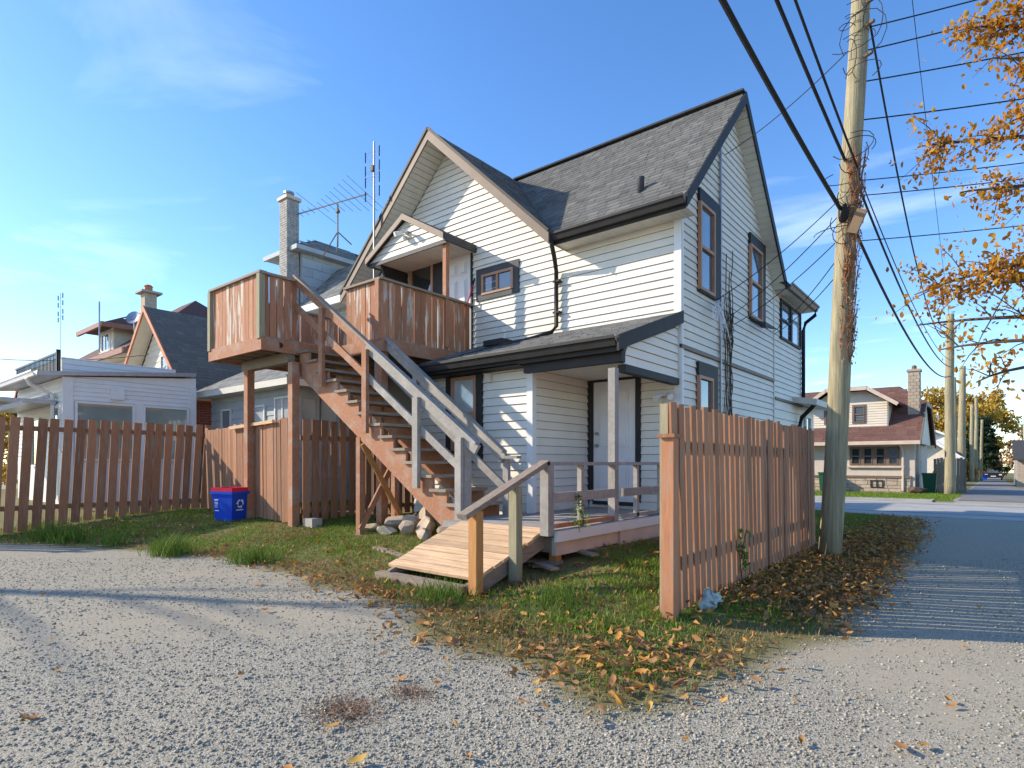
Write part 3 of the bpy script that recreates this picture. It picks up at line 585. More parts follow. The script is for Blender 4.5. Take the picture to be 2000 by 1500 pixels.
for x, y in ((-9.5, 5.6), (-11.08, 5.6), (-8.2, 6.5), (-8.2, 8.3)):
    z = g1(x, y); B().box(x - .07, x + .07, y - .07, y + .07, z - .1, DZ - .22 if y > 6 else DZ - .40).build('support_post', M['brown'], dk)
lp = B().tube([(-9.55, 5.38, 3.33), (-9.53, 5.35, 3.33)], .05, 10); lp.build('deck_light', M['black'], dk)
# ---------------------------------------------------------------- outside stairs
stt = thing('staircase', 'steep open wooden staircase from yard up to deck, brown above and grey below', 'stairs', (-7.5, 6.1, .2))
SY0, SY1 = 5.74, 6.48; NT = 14; RISE = (DZ - PZ) / (NT + 1); RUN = .283; SX = -9.5
for i in range(1, NT + 1):
    x, z = SX + RUN * (i - 1), DZ - RISE * i
    B().box(x - .02, x + RUN + .03, SY0 - .07, SY1 + .05, z - .042, z).build('tread', M['weather'], stt)
slope = RISE / RUN
for y in (SY0, SY1):
    top = []
    for i in range(1, NT + 1):
        x, z = SX + RUN * (i - 1), DZ - RISE * i - .042; top += [(x, y - .02, z), (x + RUN - .0, y - .02, z)]
    xe = SX + RUN * NT; bot = [(xe, y - .02, PZ - .28), (xe - .15, y - .02, PZ - .28), (SX, y - .02, DZ - RISE - .42)]
    B().prism(top + bot, (0, .045, 0)).build('stringer', M['brown'], stt)
def rz(x): return 4.50 - .70 * (x + 9.55)
for (a, b, mm) in ((-9.6, -7.55, 'brown'), (-7.55, -5.22, 'grey')):
    B().beam((a, SY0 - .05, rz(a)), (b, SY0 - .05, rz(b)), .05, .13).build('handrail', M[mm], stt)
    B().beam((a, SY0 - .05, rz(a) + .085), (b, SY0 - .05, rz(b) + .085), .10, .035).build('rail_cap', M['weather'] if mm == 'brown' else M['grey'], stt)
    B().beam((a, SY0 - .05, rz(a) - .45), (b if mm == 'brown' else -5.5, SY0 - .05, rz(b if mm == 'brown' else -5.5) - .45), .045, .11).build('middle_rail', M[mm], stt)
for x, mm in ((-8.70, 'brown'), (-7.52, 'brown'), (-6.35, 'grey'), (-5.5, 'grey')):
    B().box(x - .055, x + .055, SY0 - .135, SY0 - .075, rz(x) - (1.32 if x < -6 else 1.15), rz(x) - .03).build('rail_post', M[mm], stt)
B().box(-5.56, -5.42, SY0 - .07, SY0 + .05, PZ, rz(-5.5) - .04).build('newel_post', M['grey'], stt)
def rz2(x): return 3.64 - .745 * (x + 8.5)
B().beam((-8.55, SY1 + .03, rz2(-8.55)), (-5.45, SY1 + .03, rz2(-5.45)), .05, .14).build('handrail', M['grey'], stt)
B().beam((-8.55, SY1 + .03, rz2(-8.55) + .09), (-5.45, SY1 + .03, rz2(-5.45) + .09), .11, .035).build('rail_cap', M['grey'], stt)
B().beam((-8.3, SY1 + .03, rz2(-8.3) - .42), (-5.45, SY1 + .03, rz2(-5.45) - .42), .045, .11).build('middle_rail', M['grey'], stt)
B().box(-5.5, -5.18, SY1 - .02, SY1 + .08, 1.36, 1.40).build('rail_end', M['grey'], stt)
for x in (-8.4, -7.4, -6.4, -5.45): B().box(x - .05, x + .05, SY1 + .05, SY1 + .11, max(PZ - .02, rz2(x) - 1.1), rz2(x) - .02).build('rail_post', M['grey'], stt)
for y, x in ((SY0 + .02, -7.81), (SY1, -7.83)): B().box(x - .05, x + .05, y - .05, y + .05, g1(x, y) - .1, DZ - RISE - .40 - (x - SX) * slope).build('support_post', M['brown'], stt)
B().beam((-7.75, SY0 - .02, .25), (-7.75, SY1 + .05, 1.55), .035, .09).build('brace', M['brown'], stt); B().beam((-7.70, SY0 - .02, 1.6), (-7.70, SY1 + .05, .35), .035, .09).build('brace', M['cedar'], stt)

# ---------------------------------------------------------------- fences
def fence(name, label, x0, y0, x1, y1, n, wd, zt, lean, rails, m, seed, rail_side=1, posts=(), ztj=.02, railmat='fencedull', wj=.0, zt1=None, tilt=.0, group=None, odd=.0):
    rr = random.Random(seed); fx = thing(name, label, 'fence', ((x0 + x1) / 2, (y0 + y1) / 2, g1((x0 + x1) / 2, (y0 + y1) / 2)), group)
    L = math.hypot(x1 - x0, y1 - y0); ux, uy = (x1 - x0) / L, (y1 - y0) / L; nxv, nyv = -uy * rail_side, ux * rail_side
    for i in range(n):
        s = L * (i + .5) / n; px, py = x0 + ux * s, y0 + uy * s; zb = g1(px, py) + rr.uniform(-.0, .04); z1 = (zt if zt1 is None else zt + (zt1 - zt) * s / L) + rr.uniform(-ztj, ztj)
        ln_ = lean * (1 + rr.uniform(-.2, .2)) + (rr.choice([-.06, .07]) if rr.random() < odd else 0); o = rr.uniform(-.006, .006)
        B().beam((px + nxv * o, py + nyv * o, zb), (px + ux * ln_ + nxv * (o + tilt), py + uy * ln_ + nyv * (o + tilt), z1), wd * (1 + rr.uniform(-wj, wj)), .02, up=(nxv, nyv, 0)).build('fence_board', M[m], fx)
    for z in rails:
        B().beam((x0 + nxv * .04, y0 + nyv * .04, z), (x1 + nxv * .04, y1 + nyv * .04, z), .04, .09).build('fence_rail', M[railmat], fx)
    for s, w, z1, mm, off in posts:
        px, py = x0 + ux * s + nxv * off, y0 + uy * s + nyv * off; B().box(px - w / 2, px + w / 2, py - w / 2, py + w / 2, g1(px, py) - .1, z1).build('fence_post', M[mm], fx)
    return fx
fence('board_fence', 'leaning brown board fence beside the lane and utility pole', -2.0, 4.52, -2.0, 9.4, 36, .105, 1.78, -.09, (.5, 1.45), 'fence', 21, 1, ((-.07, .1, 1.5, 'fence', .0), (.0, .07, 1.78, 'mossy', .07), (2.5, .09, 1.6, 'fencedull', .1), (4.8, .09, 1.6, 'fencedull', .1)), wj=.1, odd=.1)
B().box(-2.07, -1.93, 4.37, 4.53, 1.5, 1.53).build('post_cap', M['fence'], bpy.data.objects['board_fence'])
fence('board_fence', 'spaced brown picket fence along the left edge of yard', -13.64, .6, -13.64, 5.95, 27, .145, 2.13, .1, (.48, 1.93), 'fence', 22, 1, ((1.6, .1, 1.9, 'weather', .12), (4.2, .1, 1.95, 'weather', .12)), .015)
fence('board_fence', 'weathered close boarded fence below the deck behind blue bin', -13.2, 5.72, -9.62, 5.66, 27, .118, 2.02, -.03, (.5, 1.8), 'fencedull', 23, 1, (), .03, wj=.2, zt1=2.1)
fence('board_fence', 'brown gapped gate like fence between deck post and house', -9.46, 5.72, -9.2, 8.6, 16, .125, 2.06, .0, (.45, 1.75), 'fence', 24, 1, (), .02, wj=.1)
B().beam((-11.9, 5.62, 2.0), (-10.2, 5.60, 2.06), .03, .06).build('fence_batten', M['raw'], bpy.data.objects['board_fence.002'])

# ---------------------------------------------------------------- blue bin, rocks, small yard things
bx, by = -11.2, 5.3; bz = g1(bx, by)
bn = thing('recycling_bin', 'blue plastic recycling box with red rim and white arrows symbol', 'bin', (bx, by, bz))
def tub(mb, c, w0, d0, w1, d1, z0, z1):
    return mb.hexa([(c[0] - w0, c[1] - d0, z0), (c[0] + w0, c[1] - d0, z0), (c[0] + w0, c[1] + d0, z0), (c[0] - w0, c[1] + d0, z0), (c[0] - w1, c[1] - d1, z1), (c[0] + w1, c[1] - d1, z1), (c[0] + w1, c[1] + d1, z1), (c[0] - w1, c[1] + d1, z1)])
tub(B(), (bx, by), .20, .17, .25, .21, bz, bz + .52).build('body', M['blue'], bn)
rim = B()
for a in ((-.27, .27, -.23, -.2), (-.27, .27, .2, .23), (-.27, -.24, -.2, .2), (.24, .27, -.2, .2)): rim.box(bx + a[0], bx + a[1], by + a[2], by + a[3], bz + .50, bz + .55)
rim.build('rim', M['blue'], bn)
rim = B()
for a in ((-.26, .26, -.22, -.18), (-.26, .26, .18, .22), (-.26, -.22, -.18, .18), (.22, .26, -.18, .18)): rim.box(bx + a[0], bx + a[1], by + a[2], by + a[3], bz + .551, bz + .62)
rim.build('red_rim', M['red'], bn); B().box(bx - .23, bx + .23, by - .18, by + .18, bz + .54, bz + .57).build('red_lining', M['red'], bn)
def yface(z): return by - .17 - .04 * (z - bz) / .52 - .003
cz = bz + .32
def xface(z): return bx + .20 + .05 * (z - bz) / .52 + .003
sym = B().box(xface(bz + .2), xface(bz + .2) + .004, by - .085, by + .085, bz + .19, bz + .21).build('recycling_symbol', M['white'], bn)
for k in range(3):   # three chasing arrows
    a0 = R(90 + 120 * k); ang = [a0 + R(t) for t in (8, 26, 44, 62, 80)]
    ring = [(by + .082 * math.cos(t), cz + .082 * math.sin(t)) for t in ang] + [(by + .052 * math.cos(t), cz + .052 * math.sin(t)) for t in ang[::-1]]
    B().prism([(xface(p[1]), p[0], p[1]) for p in ring], (.004, 0, 0)).build('arrow_shaft', M['white'], sym)
    t = ang[-1] + R(1); hd = [(by + .1 * math.cos(t), cz + .1 * math.sin(t)), (by + .034 * math.cos(t), cz + .034 * math.sin(t)), (by + .068 * math.cos(t + R(30)), cz + .068 * math.sin(t + R(30)))]
    B().prism([(xface(p[1]), p[0], p[1]) for p in hd], (.004, 0, 0)).build('arrow_head', M['white'], sym)
for z, w, h in ((.38, .1, .02), (.34, .08, .012), (.31, .09, .012), (.28, .07, .012), (.25, .08, .012), (.18, .1, .02)): B().box(bx - .19, bx - .19 + w, yface(bz + z) - .004, yface(bz + z) + .002, bz + z, bz + z + h).build('printed_line', M['white'], bn)
bn.rotation_euler = (0, 0, R(19))
rk = random.Random(3)
rocks = [(-7.55, 6.25, .22, .17, .15), (-7.2, 6.2, .16, .15, .15), (-7.05, 6.45, .17, .14, .22), (-6.75, 6.6, .17, .15, .27), (-6.7, 6.15, .19, .16, .16), (-6.9, 5.95, .14, .12, .13), (-6.4, 6.45, .16, .12, .17), (-6.2, 6.1, .2, .12, .13), (-7.3, 5.9, .15, .12, .09), (-6.45, 5.85, .14, .1, .1), (-7.85, 6.0, .2, .16, .07)]
names = ['broad flat', 'squat', 'tall angular', 'largest pale', 'blocky tan', 'small front', 'upright pointed', 'long low', 'low rounded', 'wedge shaped', 'flattest outermost']
for i, (x, y, a, b, c) in enumerate(rocks):
    o = B().blob((x, y, g1(x, y) + c * .7), (a * 1.45, b * 1.4, c * 1.35), i + 40, 2).build('rock', M['rock'])
    tag(o, f'{names[i]} rock in the pile under the stairs', 'rock', 'rocks piled under the stairs')
x, y = -9.15, 5.75
tag(B().box(x - .14, x + .14, y - .1, y + .1, g1(x, y), g1(x, y) + .15).build('concrete_block', M['concrete']), 'small concrete block at the foot of gapped fence', 'block')
pts = [(-8.5 + .9 * t, 6.6 + .15 * math.sin(t * 3), g1(-8, 6.6) + .06 + .25 * max(0, t - .8)) for t in np.linspace(0, 1.5, 60)]
tag(B().tube(pts, [.055 if i % 2 else .042 for i in range(60)], 10).build('drain_pipe', M['black']), 'black corrugated drain pipe behind the stair braces', 'pipe')
tag(B().beam((-6.7, 5.2, g1(-6.7, 5.2) + .01), (-5.8, 4.95, g1(-5.8, 4.95) + .01), .1, .035).build('ground_timber', M['weather']), 'weathered timber lying in grass left of the ramp', 'timber')
bg_ = B().blob((-1.87, 5.0, g1(-1.87, 5.0) + .07), (.11, .17, .11), 77, 3); bg_.v = [tuple(c + random.uniform(-.018, .018) for c in p) for p in bg_.v]; tag(bg_.build('plastic_bag', M['bag']), 'crumpled pale plastic bag at the foot of fence', 'bag')
br = thing('broom', 'red handled broom leaning on wall beside upper door', 'broom', (-8.2, 8.5, 3.5))
B().tube([(-8.25, 8.3, 3.5), (-8.04, 8.63, 4.85)], .014).build('handle', M['red'], br); B().tube([(-8.04, 8.63, 4.85), (-8.02, 8.65, 4.98)], .016).build('grip', M['black'], br)

# ---------------------------------------------------------------- vegetation scatter
def scatter(n, x0, x1, y0, y1, dens):
    X = RNG.uniform(x0, x1, n); Y = RNG.uniform(y0, y1, n); k = RNG.random(n) < dens(X, Y); return X[k], Y[k]
def blades(name, label, X, Y, h, w, tint, m, lean=.5, cat='grass'):
    n = len(X); Z = gz(X, Y); a = RNG.uniform(0, 2 * np.pi, n); h = h * RNG.uniform(.5, 1.3, n); l = lean * h * RNG.uniform(.2, 1.2, n); b = RNG.uniform(0, 2 * np.pi, n)
    P = np.stack([X, Y, Z - .01], -1); s = np.stack([np.cos(a), np.sin(a), 0 * a], -1) * (w / 2); d = np.stack([np.cos(b) * l, np.sin(b) * l, h], -1)
    md = d * np.array([.4, .4, .6])
    V = np.stack([P - s, P + s, P + md + s * .7, P + md - s * .7, P + d], 1).reshape(-1, 3); k = np.arange(n)[:, None] * 5
    F = np.concatenate([k + np.array([[0, 1, 2]]), k + np.array([[0, 2, 3]]), k + np.array([[3, 2, 4]])])
    o = np_mesh(name, V, F, m, np.repeat(tint, 5)); o['label'] = label; o['category'] = cat; return o
def n2(X, Y, s=1.0): return .5 + .25 * np.sin(X * 1.9 * s + 1.3 * np.sin(Y * 1.1 * s)) + .25 * np.sin(Y * 2.3 * s + 1.7 * np.sin(X * .9 * s + 2))
def gd(X, Y):
    d = edge_dist(X, Y); u = (Y > 5.45) & (X > -5.6) & (X < -3.8); bare = (X < -3.6) & (X > -5.6) & (Y > 4.9)
    hs = (X > -12) & (X < -3.9) & (Y > 7) | u
    return sm(-.05, .6, d) * (.35 + .65 * n2(X, Y)) * (~hs) * np.where(bare, .15, 1) * (Y < 17.3)
X, Y = scatter(600000, -14.5, -.7, 1.5, 17.2, gd); d = edge_dist(X, Y)
keep = RNG.random(len(X)) < np.clip(1.3 - .045 * np.hypot(X, Y), .3, 1); X, Y, d = X[keep], Y[keep], d[keep]
blades('lawn_grass', 'patchy green lawn grass in the yard and along lane', X, Y, .035 + .035 * n2(X, Y, 2.3), .011, np.clip(RNG.normal(.66, .18, len(X)) - .5 * (1 - sm(0, .9, d)) - .3 * (n2(X + 3, Y, 1.3) < .42) - .25 * (n2(X, Y + 5, 3.1) < .3), 0, 1), M['grass'], .8)
X, Y = scatter(60000, -16, -1.1, 24.9, 34, lambda X, Y: np.ones(len(X)))
blades('verge_grass', 'mown green grass verge across the street', X, Y, .07, .03, np.clip(RNG.normal(.6, .15, len(X)), 0, 1), M['grass'], .6)
# gravel stones
n = 70000
A = RNG.uniform(R(-45), R(45), n); T = 1.55 + 6.5 * RNG.random(n) ** 1.7
al = math.atan(940 / 1153); X = T * (-math.sin(al) + np.tan(A) * math.cos(al)); Y = T * (math.cos(al) + np.tan(A) * math.sin(al))
k = edge_dist(X, Y) < .1; X, Y = X[k], Y[k]
k = RNG.random(len(X)) < (1.0 - .92 * dirtf(X, Y)); X, Y = X[k], Y[k]; n = len(X)
r = .0038 + .009 * RNG.random(n) ** 3.5; octv = np.array([(1, 0, 0), (0, 1, 0), (-1, 0, 0), (0, -1, 0), (.2, .1, .8), (0, 0, -.6)], float)
sc = RNG.uniform(.6, 1.5, (n, 6, 3)); rot = RNG.uniform(0, 2 * np.pi, n); V = octv[None] * sc * r[:, None, None]
c, s_ = np.cos(rot)[:, None], np.sin(rot)[:, None]; V = np.stack([V[..., 0] * c - V[..., 1] * s_, V[..., 0] * s_ + V[..., 1] * c, V[..., 2]], -1)
V += np.stack([X, Y, gz(X, Y) + .002], -1)[:, None]; F8 = np.array([(0, 1, 4), (1, 2, 4), (2, 3, 4), (3, 0, 4), (1, 0, 5), (2, 1, 5), (3, 2, 5), (0, 3, 5)])
gv = np_mesh('gravel', V.reshape(-1, 3), (np.arange(n)[:, None, None] * 6 + F8[None]).reshape(-1, 3), M['stone'], np.repeat(np.clip(RNG.normal(.5, .25, n), 0, 1), 6)); gv['label'] = 'loose grey gravel stones over the lot'; gv['category'] = 'gravel'
# leaf litter
def leaf_shape(n, size, curl=.35):
    base = np.array([(-.5, 0, 0), (-.15, .3, .12), (.25, .24, .1), (.55, 0, .02), (.25, -.24, .1), (-.15, -.3, .12), (0, 0, 0)], float)
    V = np.repeat(base[None], n, 0); V[:, :, 2] *= RNG.uniform(-1.5, 3.2, n)[:, None]; V[:, 0, 2] += RNG.uniform(-.1, .3, n); V[:, 3, 2] += RNG.uniform(-.1, .35, n); V[:, :, 1] *= RNG.uniform(.6, 1.1, n)[:, None]
    V *= (size * RNG.uniform(.4, 1.45, n))[:, None, None]
    return V
LF = np.array([(6, 0, 1), (6, 1, 2), (6, 2, 3), (6, 3, 4), (6, 4, 5), (6, 5, 0)])
def rot_leaves(V, tiltamt):
    n = len(V); ax = RNG.normal(0, tiltamt, n); ay = RNG.normal(0, tiltamt, n); az = RNG.uniform(0, 2 * np.pi, n)
    for (i, j, a) in ((1, 2, ax), (2, 0, ay), (0, 1, az)):
        c, s = np.cos(a)[:, None], np.sin(a)[:, None]; p, q = V[..., i].copy(), V[..., j].copy(); V[..., i] = p * c - q * s; V[..., j] = p * s + q * c
    return V
def ld(X, Y):
    d = edge_dist(X, Y); verge = sm(-2.05, -1.9, X) * sm(4.6, 6.2, Y) * sm(-.25, .15, d) * (1 - .75 * sm(10.5, 13, Y)) * (Y < 17)
    front = np.exp(-((X + 1.9) ** 2 / 1.1 + (Y - 3.3) ** 2 / .5)) * sm(-.3, .25, d) * .5
    strip = np.exp(-((d - .15) / .3) ** 2) * .20 * (X < -2.5) * (X > -9) + sm(0, .3, d) * .05 * (X > -9) + sm(0, .3, d) * .03 + np.exp(-((X + 4.3) ** 2 / 1.2 + (Y - 3.8) ** 2 / .25)) * .3
    return np.where((X < -3.9) & (Y > 5.5) | (X < -5.2) & (Y > 6.9), 0, np.clip(np.maximum(verge, front) + strip, 0, 1))
X, Y = scatter(115000, -14, -.4, 1.5, 16.5, ld); n = len(X)
V = rot_leaves(leaf_shape(n, .063), .45); V += np.stack([X, Y, gz(X, Y) + .025 + .05 * RNG.random(n) * (X > -2.05)], -1)[:, None]
lt = np_mesh('leaf_litter', V.reshape(-1, 3), (np.arange(n)[:, None, None] * 7 + LF[None]).reshape(-1, 3), M['leaf'], np.repeat(np.clip(RNG.normal(.56, .25, n), 0, 1), 7)); lt['label'] = 'drifts of dry brown and orange leaves'; lt['category'] = 'leaves'
# single leaves on the open gravel
gp = random.Random(12); spots = []
while len(spots) < 46:
    t = gp.uniform(1.9, 6.5); a = math.tan(R(gp.uniform(-40, 41))); x, y = t * (-math.sin(al) + a * math.cos(al)), t * (math.cos(al) + a * math.sin(al))
    if edge_dist(np.array([x]), np.array([y]))[0] < -.1: spots.append((x, y))
for i, (x, y) in enumerate(spots):
    V = rot_leaves(leaf_shape(1, .075 if i else .1), .15)[0] + np.array([x, y, g1(x, y) + .02]); o = np_mesh('fallen_leaf', V, LF, M['leaf'], np.full(7, gp.uniform(.5, 1)), kind=None)
    tag(o, 'single dry curled leaf lying on the open gravel', 'leaf', 'scattered leaves on the gravel')
# dead grass tufts on gravel, weeds
def tuft(name, label, x, y, n, h, spread, m, t0, t1, cat='weed', lean=.9, w=.006, group=None):
    X = RNG.normal(x, spread, n); Y = RNG.normal(y, spread * .8, n); o = blades(name, label, X, Y, h, w, RNG.uniform(t0, t1, n), m, lean, cat); del o['kind']; return o
for (x, y, n, s, lab) in ((-2.62, 1.84, 900, .11, 'large brown dead grass tuft on the gravel'), (-2.55, 2.22, 350, .07, 'smaller brown dead grass tuft behind the large one'), (.55, 8.1, 350, .16, 'brown dead weed patch in the shaded lane')):
    tuft('dead_grass_tuft', lab, x, y, n, .03, s, M['straw'], 0, .8, lean=2.2)
for (x, y, n, h, lab) in ((-9.0, 3.42, 420, .30, 'bright feathery green weed clump at the gravel edge'), (-11.6, 2.9, 260, .30, 'feathery weed clump before the left fence'), (-12.1, 2.75, 260, .34, 'tallest weed clump at the far left'), (-7.5, 3.85, 420, .22, 'low dark green weed clump right of the feathery ones'), (-10.7, 3.25, 160, .24, 'thin weed clump between larger ones'), (-4.0, 3.85, 260, .2, 'broad green weed clump by ramp post'), (-2.9, 4.2, 240, .18, 'pale weed sprigs between ramp and fence')):
    tuft('weed', lab, x, y, n, h, .16, M['green'], .35, 1, lean=.8, w=.009)
wp = thing('porch_weed', 'yellow green weed growing up through porch edge', 'weed', (SIDE + .06, 5.75, PZ))
B().tube([(SIDE + .05, 5.75, PZ - .05), (SIDE + .06, 5.74, PZ + .2), (SIDE + .03, 5.72, PZ + .42)], .005).build('stem', M['mossy'], wp)
n = 60; V = rot_leaves(leaf_shape(n, .06), .7); h = RNG.random(n) ** 1.6; V += np.stack([SIDE + .05 + RNG.normal(0, .05, n) * (1.2 - h), 5.74 + RNG.normal(0, .05, n) * (1.2 - h), PZ + .03 + .36 * h], -1)[:, None]
np_mesh('leaves', V.reshape(-1, 3), (np.arange(n)[:, None, None] * 7 + LF[None]).reshape(-1, 3), M['green'], np.repeat(RNG.uniform(.5, 1, n), 7), wp, None)
iv = thing('fence_creeper', 'small green creeper climbing the lane fence', 'plant', (-1.95, 6.1, .05))
B().tube([(-1.96, 6.1, 0), (-1.97, 6.05, .3), (-1.96, 6.2, .62)], .006).build('stem', M['bark'], iv)
n = 46; h = RNG.random(n); V = rot_leaves(leaf_shape(n, .06), .9); V += np.stack([-1.95 + RNG.normal(0, .015, n), 6.1 + .08 * np.sin(h * 6) + RNG.normal(0, .05, n), .02 + .62 * h], -1)[:, None]
np_mesh('leaves', V.reshape(-1, 3), (np.arange(n)[:, None, None] * 7 + LF[None]).reshape(-1, 3), M['green'], np.repeat(RNG.uniform(.2, .9, n), 7), iv, None)

# ---------------------------------------------------------------- utility poles and wires
def pole(label, x, y, lean, h, r, group='utility poles along the lane', z0=None):
    z0 = g1(x, y) - .2 if z0 is None else z0
    o = thing('utility_pole', label, 'pole', (x, y, z0), group)
    pts = [(x + lean[0] * t / h + .012 * math.sin(t * 1.1), y + lean[1] * t / h, z0 + t) for t in np.linspace(0, h, 14)]
    B().tube(pts, [r * (1.06 - .3 * i / 13) for i in range(14)], 18).build('shaft', M['pole'], o, True); return o
p1 = pole('nearest thick leaning wooden utility pole beside fence', -1.72, 8.86, (.47, .17), 10.2, .135)
def pp(z): return Vector((-1.72 + .47 * (z + .2) / 10.2, 8.86 + .17 * (z + .2) / 10.2, z))
B().beam((pp(4.5).x + .08, 8.73, 4.28), (pp(4.5).x + .2, 8.73, 4.56), .12, .05, up=(0, 1, 0)).build('junction_box', M['rawbox'], p1)
B().blob((pp(4.62).x - .02, 8.74, 4.6), (.09, .08, .17), 5, 3).build('cable_splice', M['black'], p1)
for z in (7.0, 6.6, 7.3): B().tube([pp(z) + Vector((.1, -.1, 0)), pp(z) + Vector((.2, -.14, .0))], .025, 8).build('insulator', M['rust'], p1)
tg = B(); tr0 = random.Random(31)
for i in range(22):
    z = tr0.choice([4.3, 4.8, 5.2, 6.6, 6.9, 7.1]) + tr0.uniform(-.25, .25); c = pp(z) + Vector((tr0.uniform(-.12, .2), -.17, 0)); a0 = tr0.uniform(0, 6); rx, rz_ = tr0.uniform(.06, .28), tr0.uniform(.05, .3)
    tg.tube([c + Vector((rx * math.cos(a0 + t), -.05 * math.sin(t * .7), rz_ * math.sin(a0 + t))) for t in np.linspace(0, tr0.uniform(2, 5), 10)], .006, 4)
tg.build('cable_tangle', M['wire'], p1, kind='stuff')
pole('second wooden utility pole on the grass across street', -1.44, 31.3, (.0, .0), 7.9, .19)
pole('third pole standing right of its thinner neighbour', -1.9, 56.3, (.1, 0), 9.2, .26)
pole('thin pole just left of the third pole', -2.35, 59.4, (-.1, 0), 8.8, .17)
pole('distant pole on the left of the far pair', -1.75, 78.7, (0, 0), 8.3, .2); pole('distant pole on the right of the far pair', -1.5, 85.5, (0, 0), 9.6, .2); pole('farthest short pole beside the parked car', -1.1, 86.5, (.1, 0), 7.2, .16)
def wire(label, p, q, sag=.15, r=.008, n=24, name='overhead_wire', group='overhead wires'):
    p, q = Vector(p), Vector(q); pts = [p.lerp(q, t) - Vector((0, 0, 4 * sag * t * (1 - t))) for t in np.linspace(0, 1, n)]
    return tag(B().tube(pts, r, 5).build(name, M['wire']), label, 'wire', group)
P2 = lambda z: Vector((-1.44, 31.3, z))
wire('thick lowest cable bundle from top left edge to pole splice', (-1.78, -9, 7.2), pp(4.62) + Vector((-.05, -.15, 0)), .55, .026)
wire('thick cable from pole splice on to second pole', pp(4.6), P2(5.0), .7, .022)
wire('second thick cable coming overhead to the pole', (-1.72, -9, 8.6), pp(5.3) + Vector((-.05, -.1, 0)), .5, .02)
wire('second thick cable running on beyond pole', pp(5.25), P2(5.4), .6, .018)
wire('third cable just right of the second overhead', (-1.6, -9, 9.1), pp(5.15) + Vector((.1, -.1, 0)), .45, .014)
wire('thin cable beyond pole beside the thick ones', pp(5.1) + Vector((.1, 0, 0)), P2(5.7), .5, .009)
wire('twisted cable from pole top down to second pole', pp(7.0) + Vector((.15, -.1, 0)), P2(6.9), 1.6, .014)
wire('thin top wire running far above the lane', (-.6, -9, 11.5), P2(7.4), .5, .006)
for i, (z, ze, lab) in enumerate(((7.05, 8.3, 'uppermost wire leaving pole to the right'), (6.75, 8.0, 'second wire leaving pole to the right'), (6.35, 6.95, 'third wire leaving pole to the right'), (5.85, 6.0, 'middle wire crossing behind orange leaves'), (5.05, 5.15, 'lower wire to the right above the tangle'), (4.85, 4.95, 'lower wire to the right at the tangle'), (4.25, 4.4, 'lowest wire leaving pole to the right'))):
    wire(lab, pp(z), (7.5, 13.6, ze + .9), .25, .009 if i < 4 else .007)
for a, b, lab in (((SIDE + .08, 10.42, 6.72), pp(6.9), 'service wire from gable peak to pole top'), ((SIDE + .05, 10.76, 3.95), pp(4.75), 'upper service wire to cable bundle on side wall'), ((SIDE + .05, 11.0, 3.85), pp(4.4), 'lower service wire to cable bundle on side wall'), ((SIDE + .05, 13.5, 4.15), pp(4.2), 'service wire to far corner of side wall'), ((SIDE + .12, 9.9, 4.05), pp(4.95), 'service wire ending in torn white sheeting'), ((SIDE + .05, 13.55, 4.1), pp(3.95), 'lowest service wire to the far corner')):
    wire(lab, a, b, .1, .007)
wire('sagging wire at the far left above white sunroom', (-40, 3, 7.0), (-23.0, 8.0, 5.1), .5, .02); wire('lower wire at the far left edge', (-45, 6, 6.2), (-25.5, 6, 4.1), .4, .02)
vr = random.Random(8)
for nm, lab, m, zr, cnt, xo in (('climbing_vine', 'dead reddish vine clinging to nearest utility pole', 'vine', (2.6, 5.1), 80, 0),):
    vo = thing(nm, lab, 'vine', tuple(pp(0)))
    st_ = B()
    for i in range(cnt):
        z = vr.uniform(*zr); a = vr.uniform(-1.2, .7) - .4; pts = []; rr_ = .13
        for k in range(6): pts.append(pp(z + k * .09) + Vector((math.cos(a) * rr_, math.sin(a) * rr_, 0))); a += vr.uniform(-.22, .22); rr_ += vr.uniform(-.006, .018)
        st_.tube(pts, [.006, .006, .005, .005, .004, .002], 4)
    st_.build('stems', M['vine'], vo, kind='stuff')
    n = 300; z = RNG.uniform(2.6, 5.3, n); a = RNG.uniform(-1.6, .4, n); rr2 = .135 + .05 * RNG.random(n); V = rot_leaves(leaf_shape(n, .04), 1.2)
    V += np.stack([-1.72 + .47 * (z + .2) / 10.2 + np.cos(a) * rr2, 8.86 + .17 * (z + .2) / 10.2 + np.sin(a) * rr2, z], -1)[:, None]
    np_mesh('dead_leaves', V.reshape(-1, 3), (np.arange(n)[:, None, None] * 7 + LF[None]).reshape(-1, 3), M['leaf'], np.repeat(RNG.uniform(.2, .8, n), 7), vo)
vo = thing('wall_vine', 'bare brown vine stems climbing the side wall', 'vine', (SIDE + .05, 10.8, .3))
st_ = B()
for i in range(9):
    y = 10.6 + vr.uniform(-.1, .35); pts = [(SIDE + .035 + vr.random() * .02, y + vr.uniform(-.06, .06), z) for z in np.linspace(.9, vr.uniform(3.4, 5.4), 16)]; st_.tube(pts, .008, 4)
for i in range(7):   # cable coil
    c = Vector((SIDE + .06, 10.72 + vr.uniform(-.1, .1), 3.95 - .09 * i)); st_.tube([c + Vector((0, .13 * math.cos(t), .15 * math.sin(t))) for t in np.linspace(0, 5.5, 12)], .007, 4)
st_.build('stems', M['bark'], vo, kind='stuff')
sh = thing('torn_sheeting', 'torn white plastic sheeting hanging below the corner window', 'plastic', (SIDE + .1, 9.9, 4))
ts = B()
for i in range(16):
    a = Vector((SIDE + .1, 9.95 + vr.uniform(-.05, .08), 4.03)); b = a + Vector((vr.uniform(.0, .25), vr.uniform(-.55, .05), -vr.uniform(.1, .75))); ts.tube([a, a.lerp(b, .5) + Vector((.03, 0, .04)), b], [.012, .008, .003], 4)
ts.build('strips', M['white'], sh)
wbk = B()
